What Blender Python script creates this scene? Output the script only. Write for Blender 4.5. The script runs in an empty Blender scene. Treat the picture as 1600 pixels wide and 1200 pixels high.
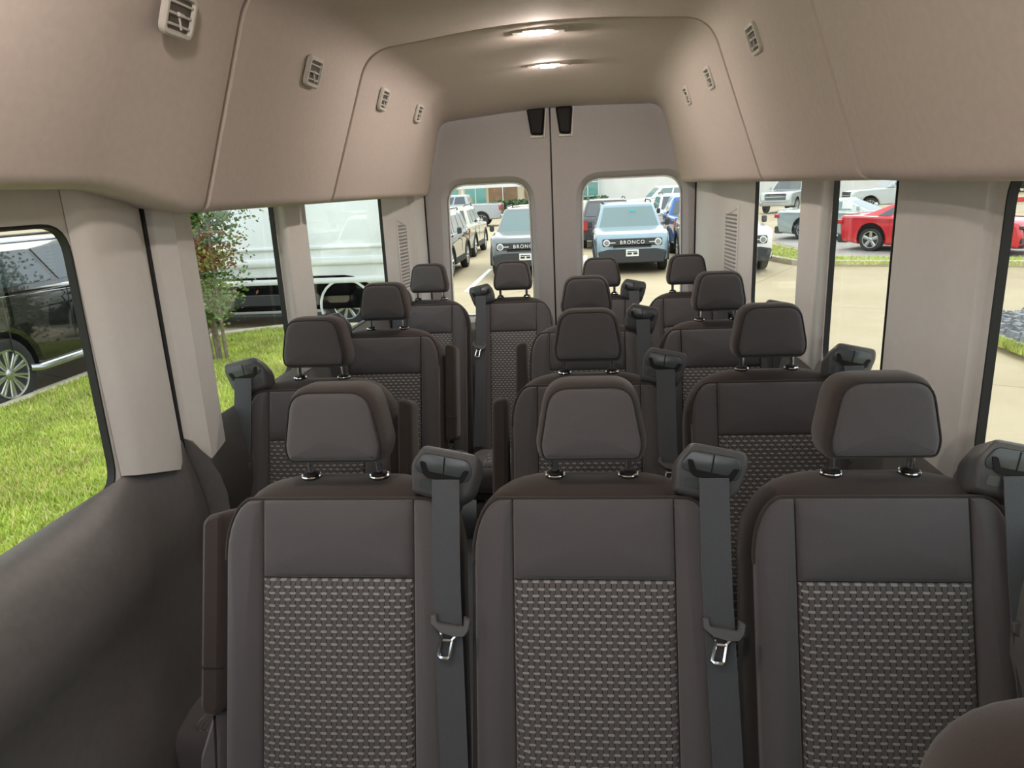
import bpy, bmesh, math, random
import numpy as np
from mathutils import Vector, Matrix, Quaternion
R = math.radians
random.seed(7)
sc = bpy.context.scene
COL = sc.collection

# ------------------------------------------------------------------ camera, sky, exposure
ZC = 2.27                                   # camera height over the parking lot
F_PX, YAW, PITCH, ROLL = 1128.7, .106, .2657, -.0473
fw = Vector((-math.sin(YAW)*math.cos(PITCH), math.cos(YAW)*math.cos(PITCH), -math.sin(PITCH)))
rt0 = Vector((math.cos(YAW), math.sin(YAW), 0)); up0 = rt0.cross(fw)
rt = rt0*math.cos(ROLL) + up0*math.sin(ROLL); up = -rt0*math.sin(ROLL) + up0*math.cos(ROLL)
cam = bpy.data.cameras.new('camera'); cam_o = bpy.data.objects.new('camera', cam); COL.objects.link(cam_o)
cam.sensor_fit = 'HORIZONTAL'; cam.sensor_width = 36; cam.lens = 36*F_PX/1600
cam.clip_start = .02; cam.clip_end = 500
M = Matrix((rt, up, -fw)).transposed().to_4x4(); M.translation = (0, 0, ZC); cam_o.matrix_world = M
sc.camera = cam_o
def pix(px, py, y=None, z=None, x=None):
    """direction of a photo pixel, followed to the given plane (world coordinates)"""
    d = fw + rt*(px-800)/F_PX - up*(py-600)/F_PX
    t = y/d.y if y is not None else ((z-ZC)/d.z if z is not None else x/d.x)
    return Vector((0, 0, ZC)) + d*t

SKY = 1.0
world = bpy.data.worlds.new('overcast_sky'); sc.world = world; world.use_nodes = True
nt = world.node_tree; nt.nodes.clear()
wo = nt.nodes.new('ShaderNodeOutputWorld'); bg = nt.nodes.new('ShaderNodeBackground')
tc = nt.nodes.new('ShaderNodeTexCoord'); nz = nt.nodes.new('ShaderNodeTexNoise'); cr = nt.nodes.new('ShaderNodeValToRGB')
mp = nt.nodes.new('ShaderNodeMapping'); mp.inputs['Scale'].default_value = (1, 1, 3)
nz.inputs['Scale'].default_value = 2.2; nz.inputs['Detail'].default_value = 5
cr.color_ramp.elements[0].position = .36; cr.color_ramp.elements[0].color = (.62, .68, .77, 1)
cr.color_ramp.elements[1].position = .62; cr.color_ramp.elements[1].color = (1.08, 1.06, 1.02, 1)
nt.links.new(tc.outputs['Generated'], mp.inputs['Vector']); nt.links.new(mp.outputs[0], nz.inputs['Vector'])
nt.links.new(nz.outputs['Fac'], cr.inputs[0]); nt.links.new(cr.outputs[0], bg.inputs['Color'])
bg.inputs['Strength'].default_value = SKY; nt.links.new(bg.outputs[0], wo.inputs[0])

sun = bpy.data.lights.new('sun', 'SUN'); sun.energy = .9; sun.angle = R(35); sun.color = (1, .95, .86)
sun_o = bpy.data.objects.new('sun', sun); COL.objects.link(sun_o)
sun_o.rotation_euler = (R(38), R(12), R(150)); sun_o.location = (0, 0, 30)

LAMP = 250.0                                # dome lamp strength
sc.view_settings.view_transform = 'Standard'; sc.view_settings.look = 'None'
sc.view_settings.gamma = 1; sc.view_settings.use_curve_mapping = False
sc.view_settings.exposure = 1.5
sc.cycles.use_denoising = True
sc.cycles.max_bounces = 10; sc.cycles.diffuse_bounces = 6; sc.cycles.glossy_bounces = 4; sc.cycles.transparent_max_bounces = 24
sc.cycles.caustics_reflective = False; sc.cycles.caustics_refractive = False

# ------------------------------------------------------------------ materials
MATS = {}
def mat(name, col, rough=.6, metal=0, var=.0, scale=30, bump=0, bscale=300, spec=.5, sheen=0, coat=0, emit=0, stretch=None):
    if name in MATS: return MATS[name]
    m = bpy.data.materials.new(name); m.use_nodes = True; MATS[name] = m
    n = m.node_tree.nodes; l = m.node_tree.links; b = n['Principled BSDF']
    b.inputs['Roughness'].default_value = rough; b.inputs['Metallic'].default_value = metal
    b.inputs['Specular IOR Level'].default_value = spec
    b.inputs['Sheen Weight'].default_value = sheen; b.inputs['Coat Weight'].default_value = coat
    b.inputs['Coat Roughness'].default_value = .03
    t = n.new('ShaderNodeTexCoord'); v = t.outputs['Object']
    if stretch:
        mpn = n.new('ShaderNodeMapping'); mpn.inputs['Scale'].default_value = stretch; l.new(v, mpn.inputs[0]); v = mpn.outputs[0]
    a = n.new('ShaderNodeTexNoise'); a.inputs['Scale'].default_value = scale; a.inputs['Detail'].default_value = 4; l.new(v, a.inputs['Vector'])
    r = n.new('ShaderNodeValToRGB'); l.new(a.outputs['Fac'], r.inputs[0])
    c = Vector(col)
    r.color_ramp.elements[0].position = .3; r.color_ramp.elements[0].color = (*(c*(1-var)), 1)
    r.color_ramp.elements[1].position = .7; r.color_ramp.elements[1].color = (*(c*(1+var)), 1)
    l.new(r.outputs[0], b.inputs['Base Color'])
    if emit:
        l.new(r.outputs[0], b.inputs['Emission Color']); b.inputs['Emission Strength'].default_value = emit
    if bump:
        k = n.new('ShaderNodeTexNoise'); k.inputs['Scale'].default_value = bscale; k.inputs['Detail'].default_value = 3; l.new(v, k.inputs['Vector'])
        bn = n.new('ShaderNodeBump'); bn.inputs['Strength'].default_value = bump; bn.inputs['Distance'].default_value = .002
        l.new(k.outputs['Fac'], bn.inputs['Height']); l.new(bn.outputs[0], b.inputs['Normal'])
    return m

def glass(name, tint, refl=1.0, rough=0.0):
    m = bpy.data.materials.new(name); m.use_nodes = True; MATS[name] = m
    n = m.node_tree.nodes; l = m.node_tree.links; n.clear()
    o = n.new('ShaderNodeOutputMaterial'); t = n.new('ShaderNodeBsdfTransparent'); g = n.new('ShaderNodeBsdfGlossy'); x = n.new('ShaderNodeMixShader')
    f = n.new('ShaderNodeFresnel'); f.inputs['IOR'].default_value = 1.45
    k = n.new('ShaderNodeMath'); k.operation = 'MULTIPLY'; k.inputs[1].default_value = refl
    t.inputs[0].default_value = (*tint, 1); g.inputs['Roughness'].default_value = rough
    l.new(f.outputs[0], k.inputs[0]); l.new(k.outputs[0], x.inputs[0]); l.new(t.outputs[0], x.inputs[1]); l.new(g.outputs[0], x.inputs[2]); l.new(x.outputs[0], o.inputs[0])
    return m

HEAD = mat('headliner_cloth', (.64, .57, .538), .9, var=.03, scale=60, bump=.25, bscale=900, spec=.2)
TRIM = mat('grey_trim_plastic', (.66, .645, .62), .55, var=.02, scale=40, bump=.15, bscale=1200, spec=.4)
REARP = mat('rear_door_trim', (.40, .385, .385), .6, var=.02, scale=40, bump=.15, bscale=1200, spec=.4)
DARK = mat('charcoal_trim_plastic', (.118, .113, .110), .34, var=.08, scale=50, bump=.2, bscale=900, spec=.5)
RUB = mat('black_rubber', (.012, .012, .013), .6, spec=.4)
FLOOR = mat('floor_vinyl', (.075, .085, .1), .55, var=.15, scale=120, bump=.2)
CLOTH = mat('seat_cloth_charcoal', (.080, .075, .079), .95, var=.10, scale=900, bump=.35, bscale=1500, spec=.15, sheen=.25)
CLOTHB = mat('seat_cloth_brown_black', (.042, .033, .030), .95, var=.12, scale=900, bump=.35, bscale=1500, spec=.12, sheen=.2)
SEAM = mat('dark_seam_thread', (.018, .017, .017), .9)
PLAS = mat('grey_seat_plastic', (.080, .079, .080), .38, var=.06, scale=80, bump=.1, bscale=1500)
PLASG = mat('smooth_grey_plastic', (.055, .063, .068), .22)
BLACK = mat('black_plastic', (.006, .006, .006), .6, spec=.25)
CHROME = mat('chrome', (.75, .76, .78), .12, 1)
BELT = mat('belt_webbing', (.047, .052, .060), .6, var=.15, scale=700, bump=.5, bscale=1100, spec=.4, sheen=.3)
RED = mat('red_plastic', (.6, .03, .02), .4)
STEEL = mat('dark_steel', (.06, .06, .06), .45, .6)
GLASS = glass('window_glass', (.84, .88, .87), .14)
CLEAR = glass('windscreen_glass', (.97, .98, .98), .3)
CGLASS = mat('car_glass', (.03, .04, .045), .04, spec=1.0, coat=1)
CGLASSL = mat('car_glass_pale', (.17, .23, .23), .04, spec=.9)
LENS = mat('lamp_lens', (1, .86, .76), .4, emit=LAMP)

def weave():
    m = bpy.data.materials.new('woven_insert_cloth'); m.use_nodes = True
    n = m.node_tree.nodes; l = m.node_tree.links; b = n['Principled BSDF']
    b.inputs['Roughness'].default_value = .95; b.inputs['Specular IOR Level'].default_value = .15; b.inputs['Sheen Weight'].default_value = .2
    tc = n.new('ShaderNodeTexCoord'); sp = n.new('ShaderNodeSeparateXYZ'); l.new(tc.outputs['Object'], sp.inputs[0])
    def mth(op, a, b_=None, c=None):
        k = n.new('ShaderNodeMath'); k.operation = op
        for i, v in enumerate((a, b_, c)):
            if v is None: continue
            if isinstance(v, (int, float)): k.inputs[i].default_value = v
            else: l.new(v, k.inputs[i])
        return k.outputs[0]
    nz = n.new('ShaderNodeTexNoise'); nz.inputs['Scale'].default_value = 90; l.new(tc.outputs['Object'], nz.inputs['Vector'])
    wob = mth('MULTIPLY', mth('SUBTRACT', nz.outputs['Fac'], .5), .16)
    v = mth('ADD', mth('DIVIDE', sp.outputs['Z'], .0112), wob); row = mth('FLOOR', v); fv = mth('SUBTRACT', v, row)
    u = mth('ADD', mth('ADD', mth('DIVIDE', sp.outputs['X'], .0206), mth('MULTIPLY', mth('MODULO', row, 2), .5)), 100)
    fu = mth('FRACT', u)
    dash = mth('MULTIPLY', mth('LESS_THAN', fu, .56), mth('LESS_THAN', fv, .36))
    # dark slits beside the floats
    e1 = mth('LESS_THAN', mth('ABSOLUTE', mth('SUBTRACT', fu, .02)), .05); e2 = mth('LESS_THAN', mth('ABSOLUTE', mth('SUBTRACT', fu, .56)), .05)
    slit = mth('MULTIPLY', mth('MAXIMUM', e1, e2), mth('GREATER_THAN', fv, .36))
    n2 = n.new('ShaderNodeTexNoise'); n2.inputs['Scale'].default_value = 1500; l.new(tc.outputs['Object'], n2.inputs['Vector'])
    mx = n.new('ShaderNodeMix'); mx.data_type = 'RGBA'; mx.inputs[6].default_value = (.090, .085, .087, 1); mx.inputs[7].default_value = (.27, .26, .25, 1); l.new(dash, mx.inputs[0])
    m2 = n.new('ShaderNodeMix'); m2.data_type = 'RGBA'; m2.inputs[7].default_value = (.022, .021, .022, 1); l.new(slit, m2.inputs[0]); l.new(mx.outputs[2], m2.inputs[6])
    m3 = n.new('ShaderNodeMix'); m3.data_type = 'RGBA'; m3.blend_type = 'MULTIPLY'; m3.inputs[0].default_value = .5
    l.new(m2.outputs[2], m3.inputs[6]); l.new(n2.outputs['Color'], m3.inputs[7]); l.new(m3.outputs[2], b.inputs['Base Color'])
    l.new(m2.outputs[2], b.inputs['Base Color'])
    bp = n.new('ShaderNodeBump'); bp.inputs['Strength'].default_value = .6; bp.inputs['Distance'].default_value = .002
    l.new(mth('SUBTRACT', mth('ADD', dash, mth('MULTIPLY', n2.outputs['Fac'], .4)), slit), bp.inputs['Height']); l.new(bp.outputs[0], b.inputs['Normal'])
    return m
WEAVE = weave()

# ------------------------------------------------------------------ mesh helpers
def fillet(pts, radii, n=6, closed=True):
    out = []; N = len(pts)
    for i, p in enumerate(pts):
        r = radii[i] if isinstance(radii, (list, tuple)) else radii
        p = Vector(p)
        if r <= 0 or (not closed and i in (0, N-1)): out.append(tuple(p)); continue
        a = Vector(pts[i-1]) - p; b = Vector(pts[(i+1) % N]) - p
        d = min(r, a.length*.48, b.length*.48)
        A = p + a.normalized()*d; B = p + b.normalized()*d
        for k in range(n+1):
            t = k/n; out.append(tuple(A*(1-t)**2 + p*2*t*(1-t) + B*t*t))
    return out
def inset(pts, d):
    if abs(d) < 1e-9: return [tuple(p) for p in pts]
    N = len(pts); out = []
    area = sum(pts[i][0]*pts[(i+1) % N][1] - pts[(i+1) % N][0]*pts[i][1] for i in range(N)); s = 1 if area > 0 else -1
    for i in range(N):
        p0 = Vector(pts[i-1]); p = Vector(pts[i]); p1 = Vector(pts[(i+1) % N])
        e0 = (p-p0); e1 = (p1-p)
        n0 = Vector((-e0.y, e0.x)).normalized() if e0.length > 1e-9 else Vector((0, 0))
        n1 = Vector((-e1.y, e1.x)).normalized() if e1.length > 1e-9 else n0
        n_ = n0+n1
        if n_.length < 1e-6: out.append(tuple(p)); continue
        n_.normalize(); c = max(.5, n_.dot(n1)); out.append(tuple(p + n_*(s*d/c)))
    return out
def rrect(w, h, r, n=6, c=(0, 0)):
    return [(x+c[0], y+c[1]) for x, y in fillet([(-w/2, -h/2), (w/2, -h/2), (w/2, h/2), (-w/2, h/2)], r, n)]

def dense(P, d=.03):
    out = []
    for i, p in enumerate(P):
        q = P[(i+1) % len(P)]; n = max(1, int(math.hypot(q[0]-p[0], q[1]-p[1])/d))
        out += [(p[0]+(q[0]-p[0])*k/n, p[1]+(q[1]-p[1])*k/n) for k in range(n)]
    return out
class MB:
    def __init__(s): s.v = []; s.f = []
    def ring(s, pts): i = len(s.v); s.v += [tuple(p) for p in pts]; return list(range(i, i+len(pts)))
    def bridge(s, a, b, closed=True):
        n = len(a)
        for i in range(n if closed else n-1): j = (i+1) % n; s.f.append((a[i], a[j], b[j], b[i]))
    def loft(s, rings, closed=True, cap=True):
        ids = [s.ring(r) for r in rings]
        for a, b in zip(ids, ids[1:]): s.bridge(a, b, closed)
        if cap and closed: s.f.append(tuple(reversed(ids[0]))); s.f.append(tuple(ids[-1]))
        return s
    def slab(s, outline, prof, fr, crown=None, cap0=True):
        if crown is not None: outline = dense(outline)
        ids = []; o = outline
        for ins, h in prof: o = inset(outline, ins); ids.append(s.ring([fr(u, v, h) for u, v in o]))
        for a, b in zip(ids, ids[1:]): s.bridge(a, b)
        if cap0: s.f.append(tuple(reversed(ids[0])))
        h = prof[-1][1]
        if crown is None: s.f.append(tuple(ids[-1]))
        else:
            c = (sum(p[0] for p in o)/len(o), sum(p[1] for p in o)/len(o)); last = ids[-1]
            for k in (.92, .8, .66, .5, .34, .18):
                q = 1-k*k; r = s.ring([fr(c[0]+(u-c[0])*k, c[1]+(v-c[1])*k, h+crown*q) for u, v in o]); s.bridge(last, r); last = r
            s.f.append(tuple(last))
        return s
    def box(s, c, d, rz=0, bev=0):
        x, y, z = d[0]/2, d[1]/2, d[2]/2; cs, sn = math.cos(rz), math.sin(rz)
        P = []
        for sx, sy, sz in ((-1,-1,-1),(1,-1,-1),(1,1,-1),(-1,1,-1),(-1,-1,1),(1,-1,1),(1,1,1),(-1,1,1)):
            a, b = sx*x, sy*y; P.append((c[0]+a*cs-b*sn, c[1]+a*sn+b*cs, c[2]+sz*z))
        i = len(s.v); s.v += P
        s.f += [tuple(i+k for k in q) for q in ((0,3,2,1),(4,5,6,7),(0,1,5,4),(1,2,6,5),(2,3,7,6),(3,0,4,7))]
        return s
    def tube(s, path, r, n=8, closed=False):
        P = [Vector(p) for p in path]; N = len(P); rings = []
        for i, p in enumerate(P):
            a = P[i-1] if (i > 0 or closed) else p; b = P[(i+1) % N] if (i < N-1 or closed) else p
            t = (b-a).normalized(); q = t.orthogonal() if i == 0 else (prev - t*prev.dot(t))
            q.normalize(); prev = q; w = t.cross(q); rr = r[i] if isinstance(r, (list, tuple)) else r
            rings.append([p + (q*math.cos(2*math.pi*k/n) + w*math.sin(2*math.pi*k/n))*rr for k in range(n)])
        ids = [s.ring(x) for x in rings]
        for a, b in zip(ids, ids[1:]): s.bridge(a, b)
        if closed: s.bridge(ids[-1], ids[0])
        else: s.f.append(tuple(reversed(ids[0]))); s.f.append(tuple(ids[-1]))
        return s
    def lathe(s, prof, fr, n=20, cap=True):
        """prof: (radius, height) list; fr(x,y,h)->point"""
        ids = [s.ring([fr(r*math.cos(2*math.pi*k/n), r*math.sin(2*math.pi*k/n), h) for k in range(n)]) for r, h in prof]
        for a, b in zip(ids, ids[1:]): s.bridge(a, b)
        if cap: s.f.append(tuple(reversed(ids[0]))); s.f.append(tuple(ids[-1]))
        return s
    def quad(s, a, b, c, d): i = len(s.v); s.v += [tuple(a), tuple(b), tuple(c), tuple(d)]; s.f.append((i, i+1, i+2, i+3)); return s
    def mesh(s, name, smooth=40):
        me = bpy.data.meshes.new(name); me.from_pydata(s.v, [], s.f)
        bm = bmesh.new(); bm.from_mesh(me); bmesh.ops.recalc_face_normals(bm, faces=bm.faces); bm.to_mesh(me); bm.free()
        if smooth:
            me.shade_smooth(); me.set_sharp_from_angle(angle=R(smooth))
        return me
    def build(s, name, m, parent=None, smooth=40, off=(0, 0, 0)):
        if off != (0, 0, 0): s.v = [(a+off[0], b+off[1], c+off[2]) for a, b, c in s.v]
        return put(name, s.mesh(name, smooth), m, parent)
def put(name, me, m, parent=None):
    if not me.materials: me.materials.append(m)
    o = bpy.data.objects.new(name, me); COL.objects.link(o)
    if parent: o.parent = parent
    return o
def tag(o, label, cat=None, group=None, kind=None):
    o['label'] = label
    if cat: o['category'] = cat
    if group: o['group'] = group
    if kind: o['kind'] = kind
    return o
def empty(name, loc=(0, 0, 0), rz=0):
    o = bpy.data.objects.new(name, None); COL.objects.link(o); o.location = loc; o.rotation_euler = (0, 0, rz); o.empty_display_size = .1
    return o
def struct(o, label=None):
    o['kind'] = 'structure'
    if label: o['label'] = label
    return o
OFF = (0, 0, ZC)                            # van parts are written relative to the camera height
xyz = lambda u, v, h: (u, v, h)

# ------------------------------------------------------------------ van shell
XL, XR, ZF = -1.065, .773, -1.62            # side walls, floor (relative to the camera)
YF, YR = -1.0, 4.48

fl = MB().box((-.146, 1.3, ZF-.03), (1.95, 6.6, .06)).build('floor', FLOOR, off=OFF); struct(fl, 'dark blue grey vinyl floor of the van')

def frame_panel(mb, outer, inner, fr, depth):
    """flat panel with a rounded hole and a reveal; outer=(a0,b0,a1,b1), inner outline list"""
    cx = sum(p[0] for p in inner)/len(inner); cy = sum(p[1] for p in inner)/len(inner)
    a0, b0, a1, b1 = outer; out = []
    hw = max(abs(p[0]-cx) for p in inner); hh = max(abs(p[1]-cy) for p in inner)
    for x, y in inner:
        dx, dy = (x-cx)/hw, (y-cy)/hh
        if abs(dx) >= abs(dy): X = a1 if dx > 0 else a0; k = dy/abs(dx); Y = (cy + (k*(b1-cy) if k > 0 else k*(cy-b0)))
        else: Y = b1 if dy > 0 else b0; k = dx/abs(dy); X = (cx + (k*(a1-cx) if k > 0 else k*(cx-a0)))
        out.append((X, Y))
    o = mb.ring([fr(x, y, 0) for x, y in out]); i = mb.ring([fr(x, y, 0) for x, y in inner])
    i2 = mb.ring([fr(x, y, -depth) for x, y in inner])
    mb.bridge(o, i); mb.bridge(i, i2)

def window(n, label, outline, fr, parent_struct=None, gap=.022, depth=.012, gm=None, rm=None):
    """window pane with a black gasket lining the hole"""
    pane = MB().slab(inset(outline, -.012), [(0, -depth-.004), (0, -depth)], fr).build('window_%d' % n, gm or GLASS, off=OFF)
    struct(pane, label)
    g = MB(); a = g.ring([fr(u, v, .004) for u, v in inset(outline, .002)]); b = g.ring([fr(u, v, .004) for u, v in inset(outline, .007)])
    c = g.ring([fr(u, v, -depth) for u, v in inset(outline, .009)]); d = g.ring([fr(u, v, -depth) for u, v in inset(outline, -.012)])
    e = g.ring([fr(u, v, -.006) for u, v in inset(outline, .002)])
    g.bridge(e, a); g.bridge(a, b); g.bridge(b, c); g.bridge(c, d)
    g.build('window_gasket', rm or RUB, pane, off=OFF)
    return pane

def wall_side(side):
    """one long side: returns nothing, builds wall, windows and trims"""
    X = XL if side < 0 else XR; s = -side      # s: direction towards the inside
    fr = lambda a, b, h: (X + s*h, a, b)
    nm = 'left' if side < 0 else 'right'
    ZB, ZT = -.66, .07
    if side < 0: wins = [(.55, 1.435, -.625, -.028), (1.893, 2.475, -.615, .04), (2.735, 3.86, -.60, .04)]; cuts = [.33, 1.712, 2.605, 3.93]
    else: wins = [(.55, 1.442, -.60, -.0), (1.917, 2.385, -.61, .04), (2.668, 3.43, -.60, .04)]; cuts = [.33, 1.68, 2.53, 3.52]
    wall = MB()
    for k, (a, b, c, d) in enumerate(wins):
        if side < 0 and k == 0: continue
        ol = rrect(b-a, d-c, .07, 6, ((a+b)/2, (c+d)/2))
        frame_panel(wall, (cuts[k], ZB, cuts[k+1], ZT), ol, fr, .012)
    # front cab section with the front door window
    ol = rrect(1.0, .62, .09, 6, (-.36, -.29)); frame_panel(wall, (-1.05, ZB, .33, ZT), ol, fr, .03)
    w = wall.build('wall_'+nm, TRIM, off=OFF); struct(w, 'light grey side wall with windows on the %s of the van' % nm)
    names = {-1: ['large sliding door window showing the black car and lawn', 'side window showing the small tree and lawn', 'side window showing the white van, next to the rear corner'],
             1: ['side window at the right edge of the picture', 'tall narrow side window showing the red coupe', 'side window showing the silver truck far off']}[side]
    for k, (a, b, c, d) in enumerate(wins):
        ol = rrect(b-a, d-c, .07, 6, ((a+b)/2, (c+d)/2))
        window((1 if side < 0 else 4)+k, names[k], ol, fr)
    window(7 if side < 0 else 8, 'front door window on the %s, outside the picture' % nm, rrect(1.0, .62, .09, 6, (-.36, -.29)), fr, gm=CLEAR)
    # lower dark trim, lofted along the length
    def low(y, k=0.0):
        P = [(0, -.600), (.022-.018*k, -.610), (.055-.045*k, -.645), (.085-.060*k, -.70), (.098-.062*k, -.755), (.098-.055*k, -.81), (.080-.045*k, -.86), (.060-.03*k, -.97), (.066-.03*k, -1.06), (.088-.05*k, -1.14), (.090-.05*k, -1.25), (.07, -1.45), (.06, ZF)]
        return [(X+s*(px+.004), y, pz) for px, pz in P]
    def lowpart(name, ys, par, label=None):
        rows = [low(y, k) for y, k in ys]
        rows = [[(X-s*.06, p[1], p[2]) for p in rows[0]]] + rows + [[(X-s*.06, p[1], p[2]) for p in rows[-1]]]
        o = MB().loft(rows, closed=False).build(name, DARK, par, 60, off=OFF)
        if label: o['label'] = label
        return o
    def pillar(y0, y1, z0, z1, par, name='pillar_trim', pr=.035, m=TRIM, slope=.03):
        ol = [(y0, z0), (y1, z0), (y1, z1), (y0, z1)]
        return MB().slab(ol, [(0, 0), (.004, pr*.5), (slope*.5, pr*.85), (slope, pr)], fr).build(name, m, par, 30, off=OFF)
    if side < 0:
        door = MB(); a, b, c, d = wins[0]; frame_panel(door, (.33, ZB, 1.70, ZT), rrect(b-a, d-c, .07, 6, ((a+b)/2, (c+d)/2)), fr, .010)
        dr = door.build('door_1', TRIM, off=OFF); struct(dr, 'sliding side door with grey upper frame and charcoal lower trim')
        lowpart('lower_trim', [(.33, 0), (1.1, 0), (1.28, .12), (1.38, .45), (1.46, .85), (1.52, 1), (1.62, 1), (1.70, 1)], dr, 'charcoal moulded lower door trim')
        # pillar of the sliding door: broad face and a narrower bevel towards the seal
        P = MB(); rows = []
        for z in (-.62, -.3, .0, .05):
            q = .02*(z+.62)
            rows.append([(X+s*t, y-q, z if z > -.5 else (-.597-.06*(y-1.448)/.187 if y < 1.64 else -.645)) for y, t in ((1.448, .002), (1.475, .02), (1.50, .026), (1.635, .030), (1.695, .006), (1.70, -.01))])
        P.loft(rows, closed=False); P.build('pillar_trim', TRIM, dr, 25, off=OFF)
        sl = MB().box((X-.024, 1.706, -.76), (.058, .012, 1.72)).build('door_seal', RUB, dr, off=OFF)
        lowpart('lower_trim', [(1.712, 0), (1.74, .6), (2.2, .8), (3.2, .8), (3.93, .8)], w)
        P = MB(); rows = []
        for z in (-.66, -.3, .0, .05):
            rows.append([(X+s*t, y, z-(.02*(1.89-y)/.16 if z < -.5 else 0)) for y, t in ((1.712, -.005), (1.718, .02), (1.765, .045), (1.865, .035), (1.886, .002))])
        P.loft(rows, closed=False).build('pillar_trim', TRIM, w, 25, off=OFF)
        pillar(2.49, 2.715, -.64, .05, w); ye = 3.93
    else:
        lowpart('lower_trim', [(-1.05, .8), (.33, .8), (1.6, .8), (2.8, .8), (3.52, .8)], w)
        pillar(1.475, 1.88, -.64, .05, w, slope=.09); pillar(2.405, 2.645, -.64, .05, w); ye = 3.52
    if side < 0: lowpart('lower_trim', [(-1.05, .8), (.0, .8), (.33, .8)], w)
    # rear corner trim with louvred grille
    if side < 0: plan = [(XL, 3.92), (-1.062, 3.97), (-1.052, 4.02), (-1.02, 4.28), (-.985, 4.31), (-.965, 4.42), (-.957, 4.52)]
    else: plan = [(XR, 3.51), (.768, 3.56), (.762, 3.62), (.735, 4.02), (.70, 4.08), (.672, 4.40), (.662, 4.52)]
    rows = [[(x, y, z) for x, y in plan] for z in (ZF, -.66, .08)]
    MB().loft(rows, closed=False).build('corner_trim', TRIM, w, 30, off=OFF)
    MB().loft([[(x+s*.004, y, z) for x, y in plan[:5]] for z in (ZF, -.68)], closed=False).build('lower_trim', DARK, w, 30, off=OFF)
    p0, p1 = Vector(plan[2]), Vector(plan[3]); e = (p1-p0).normalized(); nrm = Vector((-e.y, e.x)); nrm = nrm if nrm.x*s > 0 else -nrm
    mid = (p0+p1)/2; gw, gz0, gz1 = (p1-p0).length*.62, -.56, -.13
    gf = lambda a, b, h: (mid.x+e.x*a+nrm.x*h, mid.y+e.y*a+nrm.y*h, b)
    ol = fillet([(-gw/2, gz0), (gw/2, gz0), (gw/2, gz1-.05), (-gw/2, gz1)], .03, 5)
    gr = MB(); a = gr.ring([gf(u, v, .001) for u, v in ol]); b = gr.ring([gf(u, v, .006) for u, v in inset(ol, .004)]); c = gr.ring([gf(u, v, .006) for u, v in inset(ol, .014)]); d = gr.ring([gf(u, v, .0015) for u, v in inset(ol, .018)])
    gr.bridge(a, b); gr.bridge(b, c); gr.bridge(c, d); gr.f.append(tuple(d)); g = gr.build('vent_grille', TRIM, w, off=OFF); g['label'] = 'louvred grey vent grille in the rear corner trim'
    nsl = 19; me = None
    for k in range(nsl):
        zz = gz0+.02+(gz1-.06-gz0-.02)*k/(nsl-1)
        if me is None:
            b = MB(); a_ = gw/2-.02
            P = [gf(-a_, 0, .002), gf(a_, 0, .002), gf(a_, .008, .009), gf(-a_, .008, .009), gf(-a_, .011, .002), gf(a_, .011, .002)]
            b.v = [tuple(p) for p in P]; b.f = [(0, 1, 2, 3), (3, 2, 5, 4), (0, 3, 4), (1, 5, 2)]; me = b.mesh('slat', 0); me.materials.append(REARP)
        o = put('slat', me, REARP, g); o.location = (0, 0, ZC+zz)
wall_side(-1); wall_side(1)

# rear doors
def rear_door(n, x0, x1, win, label, wl, wn):
    fr = lambda a, b, h: (a, YR-h, b)
    d = MB(); ol = fillet([(win[0], win[2]), (win[1], win[2]), (win[1]-.012, win[3]), (win[0]+.015, win[3])], .12, 8)
    wide = inset(ol, -.035)
    frame_panel(d, (x0, ZF, x1, .47), wide, fr, 0)
    a = d.ring([fr(u, v, 0) for u, v in wide]); b = d.ring([fr(u, v, -.03) for u, v in inset(ol, -.006)]); c = d.ring([fr(u, v, -.055) for u, v in ol])
    d.bridge(a, b); d.bridge(b, c)
    e = d.ring([fr(x0, ZF, 0), fr(x1, ZF, 0), fr(x1, .47, 0), fr(x0, .47, 0)]); f = d.ring([fr(x0, ZF, -.06), fr(x1, ZF, -.06), fr(x1, .47, -.06), fr(x0, .47, -.06)]); d.bridge(e, f)
    dr = d.build('door_%d' % n, REARP, off=OFF); struct(dr, label)
    window(wn, wl, ol, lambda a, b, h: fr(a, b, h-.045), depth=.016, rm=TRIM)
    return dr
dl = rear_door(2, -.957, -.186, (-.838, -.31, -.78, .03), 'left rear door panel with large rounded window', 'left rear door window showing parked cars behind', 9)
dr = rear_door(3, -.176, .662, (-.017, .597, -.78, .03), 'right rear door panel with large rounded window', 'right rear door window showing the pale blue car', 10)
MB().box((-.181, YR+.03, -.58), (.012, .02, 2.1)).build('door_seal', RUB, dl, off=OFF)
for dd, x0, x1, xt in ((dl, -.957, -.186, 0), (dr, -.176, .662, 0)):
    MB().slab(fillet([(x0+.02, ZF+.02), (x1-.02, ZF+.02), (x1-.02, -.86), (x0+.02, -.86)], .03, 4), [(0, 0), (0, .015), (.015, .025)], lambda a, b, h: (a, YR-h, b)).build('lower_trim', DARK, dd, off=OFF)
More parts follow.
